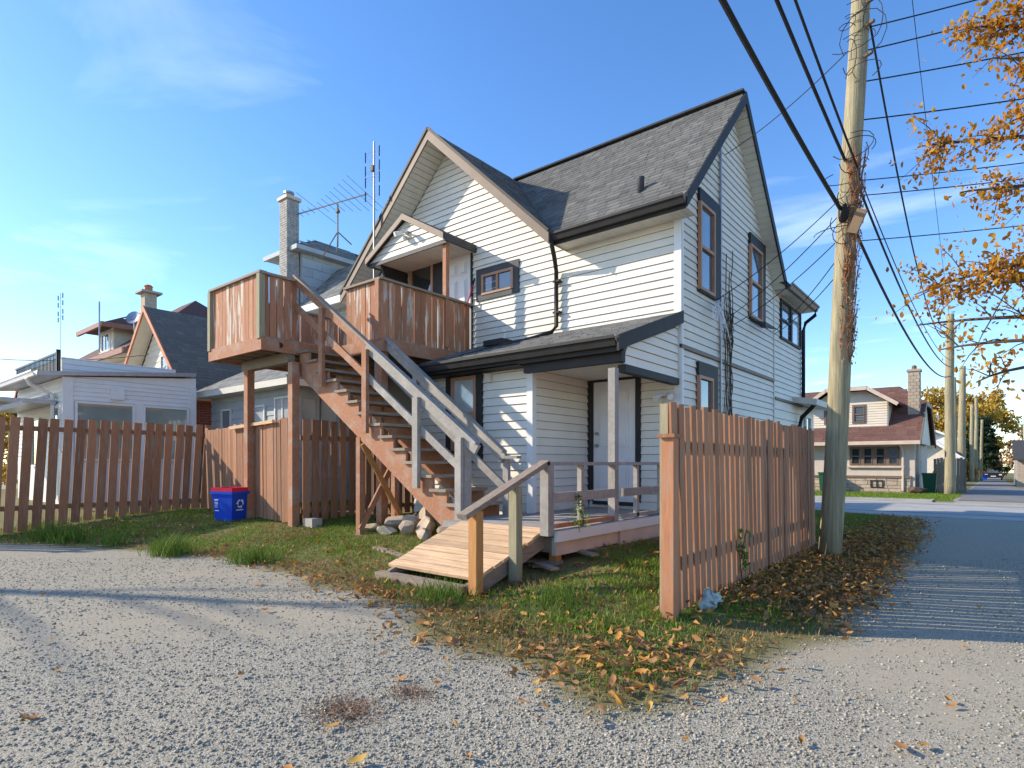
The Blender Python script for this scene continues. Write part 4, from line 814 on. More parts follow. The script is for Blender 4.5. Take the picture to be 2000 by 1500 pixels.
for i in range(8): wbk.tube([(SIDE + .03, 11.95 + i * .11, 4.1), (SIDE + .33, 11.95 + i * .11, 4.02)], .006, 4)
for i in range(4): wbk.tube([(SIDE + .03 + .1 * i, 11.9, 4.1 - .027 * i), (SIDE + .03 + .1 * i, 12.78, 4.1 - .027 * i)], .006, 4)
tag(wbk.build('wire_basket', M['wire']), 'wire rack fixed under the second upstairs side window', 'rack')

# ---------------------------------------------------------------- antennas
am = thing('tv_antenna', 'tall mast with grid style aerial beside the rear gable', 'antenna', (-10.39, 8.05, 3.5))
B().tube([(-10.39, 8.02, 3.5), (-10.39, 8.02, 8.25)], .022, 8).build('mast', M['metal'], am)
for zc in (7.95, 7.6, 7.4, 7.05): 
    for k in range(4): B().tube([(-10.62, 7.98, zc + .06 * k - .1), (-10.16, 7.98, zc + .06 * k - .1)], .004, 4).build('element', M['metal'], am)
for x in (-10.63, -10.15):
    for z0 in (7.85, 7.55, 7.3, 7.0): B().tube([(x, 7.97, z0), (x, 7.97, z0 + .22)], .012, 5).build('reflector_rod', M['wire'], am)
B().box(-10.43, -10.35, 7.95, 8.0, 7.6, 7.72).build('clamp', M['rust'], am)
ya = thing('tv_antenna', 'branching yagi aerial on a tripod on grey roof', 'antenna', (-15.5, 10.7, 7.7))
B().tube([(-15.5, 10.6, 7.9), (-15.5, 10.6, 9.2)], .025, 8).build('mast', M['mossy'], ya); B().blob((-15.5, 10.6, 8.98), (.12, .1, .1), 3, 2).build('rotor', M['rust'], ya)
for q in ((-15.9, 10.3, 7.55), (-15.1, 10.3, 7.55), (-15.5, 11.1, 8.1)): B().tube([(-15.5, 10.6, 8.35), q], .018, 6).build('tripod_leg', M['rust'], ya)
b0, b1 = Vector((-17.3, 10.2, 9.2)), Vector((-14.25, 10.75, 9.2)); B().tube([b0, b1], .022, 6).build('boom', M['metal'], ya)
for i in range(13):
    c = b0.lerp(b1, i / 12); l = .12 + .5 * max(0, (i - 4) / 8) if i != 4 else .6; B().tube([c + Vector((.35 * l, -l * 1.4, .25 * l)), c - Vector((.35 * l, -l * 1.4, .25 * l))], .007, 4).build('element', M['metal'], ya)
a3 = thing('tv_antenna', 'faint distant grid aerial in the sky at far left', 'antenna', (-29.4, 7, 5))
B().tube([(-29.36, 7.0, 4.5), (-29.36, 7.0, 8.2)], .012, 6).build('mast', M['metal'], a3)
for x in (-29.7, -29.05):
    for z0 in (7.95, 7.65, 7.3, 7.05): B().tube([(x, 7.0, z0), (x, 7.0, z0 + .2)], .02, 5).build('reflector_rod', M['wire'], a3)
for z0 in (8.0, 7.2): B().tube([(-29.7, 7, z0), (-29.05, 7, z0)], .006, 4).build('element', M['metal'], a3)

# ---------------------------------------------------------------- neighbours on the left
gh = thing('grey_house', 'grey neighbouring house with painted brick, dormer and brick chimney', 'house', (-16.5, 11, .2))
gw = B().box(-20.0, -12.6, 10.6, 11.6, .1, 6.2).build('wall', M['mortar'], gh); brickwork(gw, -20.0, -12.6, 10.6, 17, 3.4, 6.2, M['whitebrick'], .3, .1)
gr_ = slab([(-20.3, 10.1, 6.12), (-12.3, 10.1, 6.12), (-12.3, 11.7, 7.8), (-20.3, 11.7, 7.8)], .1).build('roof', M['roofcore'], gh)
shingles(gr_, (-20.3, 10.1, 6.13), (1, 0, 0), (0, 1.6 / 2.32, 1.68 / 2.32), 8, 2.28, M['shinglegrey'], .16, .4, seed=31)
B().box(-20.3, -12.3, 10.04, 10.12, 5.94, 6.14).build('gutter', M['trimwhite'], gh); B().box(-20.3, -12.3, 10.12, 10.6, 5.96, 5.98).build('soffit', M['soffit'], gh)
dm = B().box(-18.45, -17.05, 10.35, 12.9, 6.3, 8.1).build('dormer', M['greysid'], gh); wdm = Wall('x', -17.05); wdf = Wall('y', 10.35)
for r_ in range(6):
    off = .35 * (r_ % 2); s = 10.35 - off
    while s < 12.9:
        a, b = max(s, 10.35), min(s + .7, 12.9); s += .7
        if b - a > .05: B().hexa([wdm.p(a + .006, 0, 6.4 + r_ * .29), wdm.p(b - .006, 0, 6.4 + r_ * .29), wdm.p(b - .006, .02, 6.4 + r_ * .29), wdm.p(a + .006, .02, 6.4 + r_ * .29), wdm.p(a + .006, 0, 6.68 + r_ * .29), wdm.p(b - .006, 0, 6.68 + r_ * .29), wdm.p(b - .006, .006, 6.68 + r_ * .29), wdm.p(a + .006, .006, 6.68 + r_ * .29)]).build('shake_panel', M['greysid'], dm)
window(wdf, dm, -18.3, -17.9, 6.9, 7.9, M['greysid'], M['glassdark'], None)
ap = (-17.7, 11.2, 8.78); cn = [(-18.8, 10.0, 8.12), (-16.75, 10.0, 8.12), (-16.75, 13.2, 8.12), (-18.8, 13.2, 8.12)]; ap2 = (-17.7, 13.2, 8.78)
B().add(cn + [ap, ap2], [(0, 1, 4), (1, 2, 5, 4), (3, 0, 4, 5)]).build('dormer_roof', M['roofcore'], dm)
shingles(dm, (-16.75, 10.0, 8.13), (0, 1, 0), (-.82, 0, .57), 2.6, 1.15, M['shinglegrey'], .14, .35, clip=lambda p: p[1] > 10.0 + (-16.75 - p[0]) * 1.25, seed=33)
for a in ((-16.79, -16.73, 10.0, 13.2), (-18.8, -16.75, 9.97, 10.03)): B().box(a[0], a[1], a[2], a[3], 7.98, 8.12).build('dormer_fascia', M['greysid'], dm)
B().box(-18.78, -16.8, 10.03, 13.2, 8.0, 8.02).build('dormer_soffit', M['greysid'], dm)
ch = B().box(-17.62, -17.17, 9.9, 10.3, 5.9, 9.62).build('chimney', M['mortar'], gh); brickwork(ch, -17.62, -17.17, 9.9, 10.3, 5.9, 9.6, M['greybrick'], .21, .075)
B().box(-17.68, -17.11, 9.84, 10.36, 9.62, 9.72).build('chimney_cap', M['porchpaint'], ch); B().lathe((-17.4, 10.1, 9.72), [(.1, 0), (.1, .14), (.16, .15), (.16, .2), (.05, .24)], 10).build('flue_cap', M['metal'], ch)
# grey sun porch
sp = B().box(-18.2, -13.6, 8.05, 10.6, .1, 3.3).build('sun_porch', M['greysid'], gh); wp1 = Wall('y', 8.05); wp2 = Wall('x', -13.6)
siding(wp1, sp, -18.2, -13.6, 1.3, 3.3, M['greysid'], .25, name='shake_course'); siding(wp2, sp, 8.05, 10.6, .9, 1.95, M['greysid'], .25, name='shake_course')
window(wp1, sp, -17.5, -16.9, 1.5, 2.85, M['trimwhite'], M['glass'], None); window(wp1, sp, -15.9, -15.0, .9, 2.85, M['trimwhite'], M['glassblind'], None, split='n')
for i in range(4): window(wp2, sp, 8.15 + i * .62, 8.7 + i * .62, 2.0, 3.0, M['greysid'], M['glassblind'], None, split='n')
window(wp1, sp, -14.5, -13.75, 2.0, 3.0, M['trimwhite'], M['glassblind'], None, split='v')
e0 = 3.35; rp = [(-18.6, 7.6, e0), (-13.15, 7.6, e0), (-13.15, 10.6, e0), (-14.7, 10.6, 4.3), (-14.7, 9.4, 4.3), (-18.6, 9.4, 4.3)]
B().add(rp, [(0, 1, 4, 5), (1, 2, 3, 4)]).build('porch_roof', M['roofcore'], gh)
shingles(gh, (-18.6, 7.6, e0 + .005), (1, 0, 0), (0, 1.8 / 2.035, .95 / 2.035), 5.4, 2.03, M['shinglegrey'], .15, .35, clip=lambda p: p[0] < -13.15 - (p[1] - 7.6) * .85, seed=35)
shingles(gh, (-13.15, 7.6, e0 + .005), (0, 1, 0), (-1.55 / 1.818, 0, .95 / 1.818), 3.0, 1.8, M['shinglegrey'], .15, .35, clip=lambda p: p[1] > 7.6 + (-13.15 - p[0]) * 1.15, seed=36)
for a in ((-18.6, -13.1, 7.54, 7.62), (-13.2, -13.1, 7.62, 10.6)): B().box(a[0], a[1], a[2], a[3], e0 - .16, e0 + .0).build('porch_gutter', M['soffit'], gh)
B().box(-18.6, -13.2, 7.62, 8.05, e0 - .14, e0 - .12).build('porch_soffit', M['soffit'], gh); B().box(-13.6, -13.2, 8.05, 10.6, e0 - .14, e0 - .12).build('porch_soffit', M['soffit'], gh)
# red brick house with steep dark gable
rh = thing('brick_house', 'red brick house with steep black shingled gable and orange trim', 'house', (-23, 11, .2))
rw = B().box(-26.1, -20.15, 8.4, 18, .1, 3.55).build('wall', M['mortar'], rh); brickwork(rw, -26.1, -20.15, 8.4, 12, 1.6, 3.55, M['redbrick'], .24, .08, faces='r')
gab = B().prism([(-26, 8.4, 3.5), (-20.2, 8.4, 3.5), (-23.1, 8.4, 6.5)], (0, .1, 0)).build('gable_wall', M['cream'], rh); wg = Wall('y', 8.4)
siding(wg, gab, -26, -20.2, 3.6, 6.4, M['cream'], .22, lo=lambda z: -23.1 - (6.5 - z) * .97, hi=lambda z: -23.1 + (6.5 - z) * .97)
window(wg, gab, -22.9, -21.75, 4.0, 5.1, M['trimwhite'], M['glass'], None, split='v')
for sgn in (1, -1):
    rr_ = slab([(-23.1, 7.9, 6.78), (-23.1 + sgn * 3.25, 7.9, 3.5), (-23.1 + sgn * 3.25, 18, 3.5), (-23.1, 18, 6.78)], .08).build('roof', M['roofcore'], rh)
    Lr = math.hypot(3.25, 3.28)
    if sgn > 0: shingles(rr_, (-23.1 + 3.25, 7.9, 3.51), (0, 1, 0), (-3.25 / Lr, 0, 3.28 / Lr), 10.1, Lr, M['shingle'], .17, .3, seed=37, tsd=.1)
    B().prism([(-23.1, 7.86, 6.82), (-23.1 + sgn * 3.27, 7.86, 3.54), (-23.1 + sgn * 3.27, 7.86, 3.36), (-23.1, 7.86, 6.62)], (0, .05, 0)).build('bargeboard', M['orange'], rh)
    B().prism([(-23.1, 7.9, 6.66), (-23.1 + sgn * 3.25, 7.9, 3.4), (-23.1 + sgn * 3.25, 8.4, 3.4), (-23.1, 8.4, 6.66)], (0, 0, .015)).build('soffit', M['cream'], rh)
B().box(-20.15, -19.75, 8.0, 18, 3.3, 3.46).build('eave_box', M['orange'], rh)
ds = thing('satellite_dish', 'grey satellite dish in front of the brown dormer', 'dish', (-25.2, 8.2, 6.2))
dsh = B(); c = Vector((-25.3, 8.3, 6.8)); ax = Vector((.55, -.75, .35)).normalized(); u_ = ax.orthogonal().normalized(); v_ = ax.cross(u_)
for k in range(20): dsh.v.append(tuple(c + (u_ * math.cos(k * math.pi / 10) + v_ * math.sin(k * math.pi / 10)) * .27 + ax * .05))
dsh.v.append(tuple(c)); dsh.f += [(k, (k + 1) % 20, 20) for k in range(20)]; dsh.build('reflector', M['metal'], ds)
B().tube([c, c + Vector((-.4, -.2, .0))], .02, 6).build('feed_arm', M['trimwhite'], ds); B().tube([c, (-25.1, 8.4, 4.6)], .03, 6).build('mount', M['metal'], ds)
# white sunroom in front of it
su = thing('sunroom', 'white flat roofed sunroom with wide picture windows behind left fence', 'building', (-19.5, 6, .2))
sx = -17.5
sw_ = B().prism([(sx, 4.25, .1), (sx, 7.3, .1), (sx, 7.3, 3.68), (sx, 4.25, 3.4)], (-4.6, 0, 0)).build('wall', M['white_sid'], su); wsu = Wall('x', sx); wsf = Wall('y', 4.25)
siding(wsu, sw_, 4.3, 7.28, 2.85, 3.42, M['white_sid'], .11); siding(wsf, sw_, -22.1, sx, 1.5, 3.35, M['white_sid'], .11)
for a, b in ((4.45, 5.75), (5.95, 7.1)): window(wsu, sw_, a, b, 1.35, 2.82, M['trimwhite'], M['sunglass'], None, split='n')
tr = B(); wsu.box(tr, 4.2, 4.42, 0, .03, .2, 3.4); wsu.box(tr, 5.75, 5.95, 0, .03, .2, 2.85); wsu.box(tr, 7.12, 7.3, 0, .03, .2, 3.4); tr.build('corner_trim', M['white_sid'], sw_)
window(wsf, sw_, -18.4, -17.75, 1.6, 2.7, M['trimwhite'], M['glass'], M['trimwhite'], (.06, .06, .06, .06)); window(wsf, sw_, -20.4, -19.6, 1.2, 2.5, M['trimwhite'], M['glassdark'], None, split='n')
B().prism([(sx + .15, 3.7, 3.36), (sx + .15, 7.25, 3.72), (sx + .15, 7.25, 3.82), (sx + .15, 3.7, 3.46)], (-5, 0, 0)).build('roof', M['metal'], su)
gutter('gutter', su, (-22.3, 3.68, 3.34), (sx + .2, 3.68, 3.34), (0, -1, 0), M['white_sid'])
B().tube([(sx - .5, 3.62, 3.34), (sx - .55, 3.7, 3.2), (sx - .6, 4.15, 3.0), (sx - .6, 4.18, .4)], .05, 6).build('downspout', M['white_sid'], su)
pw = B().box(-22.2, sx - .35, 4.3, 6.9, 3.5, 3.92).build('parapet', M['white_sid'], su); siding(Wall('x', sx - .35), pw, 4.3, 6.9, 3.5, 3.9, M['white_sid'], .13)
rl = B(); rl.box(-22.2, sx - .4, 4.2, 4.24, 4.0, 4.05)
for i in range(34): rl.box(-22.1 + i * .13, -22.08 + i * .13, 4.21, 4.23, 3.45, 4.0)
rl.box(sx - .45, sx - .37, 4.18, 4.26, 3.45, 4.1); rl.build('roof_railing', M['black'], su)
B().tube([(sx - .1, 5.0, 4.1), (sx - .1, 5.0, 5.4)], .02, 5).build('roof_mast', M['metal'], su)
B().box(sx + .0, sx + .1, 5.2, 5.5, 2.92, 3.2).build('wall_fan', M['trimwhite'], su)
for i in range(4): B().beam((-21.0 + i * .9, 4.2, 3.0), (-20.2 + i * .9, 2.2, 2.2), .07, .1).build('awning_beam', M['white_sid'], su)
B().box(-22.2, -18.0, 2.1, 4.2, 2.75, 2.85).build('awning_roof', M['metal'], su)
# brown hip roofed house behind
bh = thing('brown_roof_house', 'cream house with brown hip roof, dormer and chimney at left', 'house', (-37, 15, 0))
def hip(parent, x0, x1, y0, y1, z0, z1, m, ins, name='roof'):
    xm0, xm1, ym = x0 + ins, x1 - ins, (y0 + y1) / 2
    return B().add([(x0, y0, z0), (x1, y0, z0), (x1, y1, z0), (x0, y1, z0), (xm0, ym, z1), (xm1, ym, z1)], [(0, 1, 5, 4), (1, 2, 5), (2, 3, 4, 5), (3, 0, 4), (3, 2, 1, 0)]).build(name, m, parent)
B().box(-42, -32, 10.6, 19.4, 0, 6.6).build('wall', M['cream'], bh)
hip(bh, -43, -31, 9.8, 20.2, 6.6, 10.75, M['roofbrown'], 5.0)
for a in ((-43.05, -30.95, 9.7, 9.85), (-31.05, -30.9, 9.7, 20.2)): B().box(a[0], a[1], a[2], a[3], 6.38, 6.62).build('fascia', M['browntrim'], bh)
B().box(-43, -31.05, 9.85, 10.6, 6.4, 6.42).build('soffit', M['cream'], bh)
bd = B().box(-36.3, -34.1, 10.3, 14, 6.8, 8.1).build('dormer', M['cream'], bh); siding(Wall('x', -34.1), bd, 10.3, 14, 6.8, 8.1, M['cream'], .25); siding(Wall('y', 10.3), bd, -36.3, -34.1, 6.8, 8.1, M['cream'], .25)
window(Wall('y', 10.3), bd, -35.75, -34.65, 7.0, 7.9, M['trimwhite'], M['glass'], M['trimwhite'], (.12, .12, .12, .12), split='v')
hip(bd, -37.1, -33.3, 9.6, 15.5, 8.1, 9.6, M['roofbrown'], 1.85, 'dormer_roof')
for a in ((-37.15, -33.25, 9.5, 9.63), (-33.33, -33.2, 9.5, 15.5)): B().box(a[0], a[1], a[2], a[3], 7.9, 8.12).build('dormer_fascia', M['browntrim'], bd)
bc = B().box(-33.5, -32.95, 11.3, 11.85, 7.5, 9.85).build('chimney', M['tanbrick'], bh); B().box(-33.7, -32.75, 11.1, 12.05, 9.85, 9.95).build('chimney_cap', M['concrete'], bc); B().lathe((-33.2, 11.55, 9.95), [(.2, 0), (.18, .25), (.22, .27), (.15, .35)], 10).build('flue', M['orange'], bc)
fh = thing('cottage', 'small far left cottage with slate roof and orange gable trim', 'house', (-46, 9, 0))
B().box(-49, -44, 9.5, 15, 0, 3.8).build('wall', M['cream'], fh)
for sgn in (1, -1):
    slab([(-46.5, 9, 6.4), (-46.5 + sgn * 2.9, 9, 3.7), (-46.5 + sgn * 2.9, 15, 3.7), (-46.5, 15, 6.4)], .1).build('roof', M['shinglegrey'] if 0 else M['roofcore'], fh)
    B().prism([(-46.5, 8.95, 6.45), (-46.5 + sgn * 2.9, 8.95, 3.75), (-46.5 + sgn * 2.9, 8.95, 3.5), (-46.5, 8.95, 6.2)], (0, .05, 0)).build('bargeboard', M['orange'], fh)
B().prism([(-49, 9.5, 3.8), (-44, 9.5, 3.8), (-46.5, 9.5, 6.2)], (0, .1, 0)).build('gable_wall', M['taupe'], fh)
fc = B().box(-41.8, -41.1, 9.4, 10.1, 2, 6.2).build('chimney', M['tanbrick'], fh); B().tube([(-41.4, 9.7, 6.2), (-41.4, 9.7, 7.2)], .16, 8).build('flue', M['rust'], fc)

# ---------------------------------------------------------------- across the street
bw = thing('bungalow', 'beige stucco bungalow with brown roof and stone chimney across street', 'house', (-6, 34, 0))
bz0 = -.15; Wf = Wall('y', 31.3); X1 = -2.85
B().box(-11, X1, 31.3, 40, bz0, 2.3).build('wall', M['stucco'], bw)
fnd = Wf.box(B(), -11, X1 + .02, 0, .04, bz0, .62).build('foundation', M['mortar'], bw)
z = bz0; rr_ = random.Random(4)
while z < .6:
    h = rr_.uniform(.14, .24); s = -7.5
    while s < X1:
        w_ = rr_.uniform(.25, .6); Wf.box(B(), s, min(s + w_ - .02, X1 + .02), .04, .055 + rr_.random() * .015, z, min(z + h - .02, .62)).build('stone', M['tanbrick'], fnd); s += w_
    z += h
B().box(-11, X1 + .05, 31.2, 31.3, .62, .72).build('water_table', M['taupe'], bw)
for i in range(4): window(Wf, bw, -5.12 + i * .49, -4.77 + i * .49, .95 + .28, 1.98, M['taupe'], M['glassdark'], M['taupe'], (.07, .07, .05, .04), split='h', fw=.035)
Wf.box(B(), -5.3, -3.05, 0, .12, 1.08, 1.17).build('window_sill', M['porchpaint'], bw)
window(Wf, bw, -4.35, -3.85, .18, .52, M['dark'], M['glassdark'], None, split='v', fw=.04, d=.07)
B().tube([(-3.25, 31.15, 2.15), (-3.15, 31.2, 1.95), (-3.1, 31.22, 1.7), (-3.1, 31.22, .05)], .05, 6).build('downspout', M['stucco'], bw)
ws2 = Wall('x', X1)
for y in np.arange(31.5, 36, 1.0):
    z = bz0
    while z < 2.2:
        ws2.box(B(), y, y + rr_.uniform(.5, .95), 0, .03, z, z + .2).build('stone', M['tanbrick'], bw); z += .23
for y in (31.3, 33.2): B().box(X1, X1 + .18, y, y + .25, bz0, 2.2).build('pier', M['stucco'], bw)
E0, EZ2, RZ2, RY2 = 30.7, 2.25, 5.1, 35.0
sl2 = (RZ2 - EZ2) / (RY2 - E0)
def zr(y): return EZ2 + (y - E0) * sl2
bro = B().add([(-12, E0, EZ2), (-2.45, E0, EZ2), (-2.45, 33.6, zr(33.6)), (-3.6, RY2, RZ2), (-12, RY2, RZ2), (-2.45, 36.4, zr(33.6)), (-2.45, 39.3, EZ2), (-12, 39.3, EZ2)], [(0, 1, 2, 3, 4), (2, 5, 3), (3, 5, 6, 7, 4)]).build('roof', M['roofbrown'], bw)
Lb = math.hypot(RY2 - E0, RZ2 - EZ2); shingles(bro, (-9, E0, EZ2 + .01), (1, 0, 0), (0, (RY2 - E0) / Lb, (RZ2 - EZ2) / Lb), 6.55, Lb, M['shinglebrown'], .2, .4, clip=lambda p: p[0] < -2.45 - max(0, (p[1] - 33.6)) * .82, seed=41, tsd=.12)
B().box(-12, -2.42, E0 - .05, E0 + .0, EZ2 - .14, EZ2 + .02).build('gutter', M['porchpaint'], bw); B().box(-12, -2.5, E0, 31.3, EZ2 - .12, EZ2 - .1).build('soffit', M['soffit'], bw)
B().prism([(-2.6, 31.4, 2.2), (-2.6, 38.6, 2.2), (-2.6, 36.4, 3.95), (-2.6, 33.6, 3.95)], (-.1, 0, 0)).build('gable_wall', M['cream'], bw)
for y0_, z0_, y1_, z1_ in ((E0, EZ2, 33.6, zr(33.6)), (33.6, zr(33.6), 36.4, zr(33.6)), (36.4, zr(33.6), 39.3, EZ2)): B().beam((-2.42, y0_, z0_ - .08), (-2.42, y1_, z1_ - .08), .06, .2).build('bargeboard', M['taupe'], bw)
dmb = B().prism([(-6.9, 31.75, 2.95), (-3.72, 31.75, 2.95), (-3.72, 31.75, 4.1), (-4.6, 31.75, 4.65), (-6.1, 31.75, 4.65), (-6.9, 31.75, 4.1)], (0, 3, 0)).build('dormer', M['cream'], bw)
siding(Wall('y', 31.75), dmb, -6.85, -3.76, 3.0, 4.15, M['cream'], .115)
for a, b in ((-6.3, -5.9), (-5.1, -4.65)): window(Wall('y', 31.75), dmb, a, b, 3.2, 3.95, M['taupe'], M['glass'], M['taupe'], (.06, .06, .06, .06), split='h', fw=.035)
dr_ = [(-7.3, 31.3, 3.95), (-6.2, 31.3, 4.75), (-4.5, 31.3, 4.75), (-3.3, 31.3, 3.95)]
for a, b in zip(dr_[:-1], dr_[1:]):
    B().prism([a, b, (b[0], 35, b[2] + .05), (a[0], 35, a[2] + .05)], (0, 0, .08)).build('dormer_roof', M['roofbrown'], dmb); B().beam((a[0], 31.27, a[2] - .02), (b[0], 31.27, b[2] - .02), .05, .16).build('dormer_bargeboard', M['porchpaint'], dmb)
bc = B().box(-3.05, -2.6, 32.6, 33.1, 3.2, 5.55).build('chimney', M['mortar'], bw); brickwork(bc, -3.05, -2.6, 32.6, 33.1, 3.2, 5.5, M['tanbrick'], .22, .15, .015)
B().box(-3.1, -2.55, 32.55, 33.15, 5.5, 5.6).build('chimney_cap', M['tanbrick'], bc); B().lathe((-2.83, 32.85, 5.6), [(.1, 0), (.1, .15), (.06, .2)], 8).build('flue', M['rust'], bc)
B().blob((-2.2, 37.2, 3.6), (.06, .3, .3), 2, 2).build('dish', M['trimwhite'], bw)
def wheelie(label, x, y, s):
    z = g1(x, y); o = thing('wheelie_bin', label, 'bin', (x, y, z)); tub(B(), (x, y), .22 * s, .25 * s, .28 * s, .32 * s, z, z + .9 * s).build('body', M['binGreen'], o); B().box(x - .31 * s, x + .31 * s, y - .36 * s, y + .34 * s, z + .9 * s, z + .97 * s).build('lid', M['binGreen'], o)
    for k in (-1, 1): B().tube([(x + k * .2 * s, y + .3 * s, z + .08), (x + k * .26 * s, y + .3 * s, z + .08)], .09 * s, 10).build('wheel', M['black'], o)
wheelie('green wheeled bin against bungalow front left of pole', -6.1, 30.9, .95); wheelie('green wheeled bin right of the bungalow stone piers', -2.25, 33.0, .95)
tag(B().blob((-2.6, 30.9, .1), (.5, .3, .3), 8, 3).build('brush_pile', M['bark']), 'low pile of dry brush at bungalow corner', 'brush')
gf = thing('grey_fence', 'weathered grey board fence right of the bungalow', 'fence', (-1.9, 36, 0))
for i in range(10): B().box(-2.3 + i * .13, -2.18 + i * .13, 36, 36.03, -.2, 1.5 + .03 * (i % 3)).build('fence_board', M['weather'], gf)
def gable_house(name, label, x0, x1, y0, y1, zb, ze, zr_, wallm, roofm, axis='y'):
    o = thing(name, label, 'house', ((x0 + x1) / 2, (y0 + y1) / 2, zb)); B().box(x0, x1, y0, y1, zb, ze).build('wall', wallm, o); xm = (x0 + x1) / 2
    B().prism([(x0, y0, ze), (x1, y0, ze), (xm, y0, zr_ - .1)], (0, .1, 0)).build('gable_wall', wallm, o)
    for e in (x0 - .3, x1 + .3):
        slab([(xm, y0 - .4, zr_), (e, y0 - .4, ze - .1), (e, y1, ze - .1), (xm, y1, zr_)], .12).build('roof', roofm, o); B().beam((xm, y0 - .42, zr_ - .05), (e, y0 - .42, ze - .15), .05, .2).build('bargeboard', M['trimwhite'], o)
    return o
gable_house('far_house', 'white far house with grey gable beyond bungalow', -6.5, -2.6, 74, 84, -1, 3.6, 4.6, M['trimwhite'], M['roofcore'])
gable_house('far_garage', 'tan roofed garage behind the second pole', -5.0, -1.9, 52, 58, -.6, 1.7, 3.0, M['cream'], M['taupe'])
gn = gable_house('green_house', 'pale green house at the right end of lane', 2.0, 8.0, 86, 95, -1, 2.2, 6.0, M['green_sid'], M['roofcore'])
B().box(2.6, 3.8, 86.5, 88, 4.0, 6.2).build('dormer', M['green_sid'], gn)
bg2 = thing('brick_garage', 'low brick garage at the right edge', 'garage', (4, 58, -.6)); gwl = B().box(1.3, 6, 55, 61, -.6, 1.6).build('wall', M['mortar'], bg2); brickwork(gwl, 1.3, 6, 55, 61, -.5, 1.6, M['tanbrick'], .3, .12, faces='f'); slab([(1.1, 54.6, 1.6), (6.3, 54.6, 1.6), (6.3, 58, 3.0), (1.1, 58, 3.0)]).build('roof', M['roofcore'], bg2)
for a in range(5): B().box(1.3 + .02 * a, 1.35 + .02 * a, 62 + a, 62.9 + a, -.7, 1.1).build('fence_board', M['weather'], bg2)
cz = g1(0, 98) - .0; cr_ = thing('parked_car', 'dark car parked far down the lane', 'car', (.0, 98, cz))
for nm, a, mm in (('body', [(-.9, 0, .3), (.9, 0, .3), (.9, 0, .85), (-.9, 0, .85)], 'car'), ('cabin', [(-.8, 0, .85), (.8, 0, .85), (.62, 0, 1.45), (-.62, 0, 1.45)], 'car')):
    B().prism([(p[0] + .0, 97 + (0 if nm == 'body' else .9), cz + p[2]) for p in a], (0, 4.2 if nm == 'body' else 2.4, 0)).build(nm, M[mm], cr_)
B().prism([(-.68, 97.87, cz + .92), (.68, 97.87, cz + .92), (.55, 97.87, cz + 1.36), (-.55, 97.87, cz + 1.36)], (0, .02, 0)).build('windscreen', M['glass'], cr_)
for k in (-1, 1):
    B().box(k * .7 - .14, k * .7 + .14, 96.97, 97, cz + .62, cz + .76).build('headlight', M['trimwhite'], cr_)
    for y in (97.8, 100.2): B().tube([(k * .78, y, cz + .32), (k * .92, y, cz + .32)], .32, 12).build('wheel', M['black'], cr_)
B().box(-.25, .25, 96.96, 97, cz + .45, cz + .55).build('number_plate', M['trimwhite'], cr_)
x, y = -.9, 92; z = g1(x, y); fb = thing('recycling_bin', 'tiny blue bin left of the far parked car', 'bin', (x, y, z)); tub(B(), (x, y), .3, .25, .36, .3, z, z + .7).build('body', M['blue'], fb)
# ---------------------------------------------------------------- trees
def leaf_cloud(parent, centers, radii, n, size, m, tm=.5, ts=.2, name='foliage', shell=.5, keepout=None):
    k = RNG.integers(0, len(centers), n); d = RNG.normal(0, 1, (n, 3)); d /= np.linalg.norm(d, axis=1)[:, None]; rr = (shell + (1 - shell) * RNG.random(n)) ** .8
    P = np.array(centers)[k] + d * rr[:, None] * np.array(radii)[k]
    V = rot_leaves(leaf_shape(n, size), 1.3) + P[:, None]; cl = RNG.normal(0, ts * .7, len(centers))[k]
    return np_mesh(name, V.reshape(-1, 3), (np.arange(n)[:, None, None] * 7 + LF[None]).reshape(-1, 3), m, np.repeat(np.clip(RNG.normal(tm, ts, n) + cl, 0, 1), 7), parent)
def simple_tree(name, label, x, y, zb, h, rad, m, size, n, trunk=.2, seed=1, low=.35):
    rr = random.Random(seed); o = thing(name, label, 'tree', (x, y, zb)); B().tube([(x, y, zb), (x + .1, y, zb + h * .35), (x, y + .1, zb + h * .75)], [trunk, trunk * .75, trunk * .3], 8).build('trunk', M['bark'], o)
    bb = B(); cs = []; rs = []
    for i in range(30):
        a = rr.uniform(0, 2 * math.pi); q = rr.random() ** .6; zz = zb + h * rr.uniform(low, .95); k = math.sin(math.pi * min(1, max(.05, (zz - zb) / h - low + .18))) * rad; c = (x + math.cos(a) * q * k, y + math.sin(a) * q * k, zz); cs.append(c); rs.append([rad * rr.uniform(.2, .36)] * 3); bb.tube([(x, y, zb + h * rr.uniform(.25, .5)), c], [trunk * .3, .02], 5)
    bb.build('branch', M['bark'], o); f_ = leaf_cloud(o, cs, rs, n, size, m, name='crown'); return o
simple_tree('maple_tree', 'rounded golden yellow tree beyond the bungalow', -6.2, 100, -1, 13.0, 6.0, M['yellowleaf'], .42, 11000, .3, 2)
simple_tree('maple_tree', 'smaller golden tree right of the rounded one', -1.9, 108, -1, 12.6, 4.2, M['yellowleaf'], .42, 5000, .25, 3)
simple_tree('shrub', 'orange shrub beside the distant poles', -2.2, 80, -.8, 2.0, 1.2, M['treeleaf'], .2, 1200, .06, 4, .1)
simple_tree('shrub', 'dark green hedge bush behind the second pole', -2.3, 45, -.5, 1.8, .9, M['green'], .14, 2500, .05, 6, .1)
simple_tree('shrub', 'yellow leaved bush at the far left edge', -36, 6.2, 0, 4.2, 1.6, M['yellowleaf'], .2, 1600, .08, 7, .1)
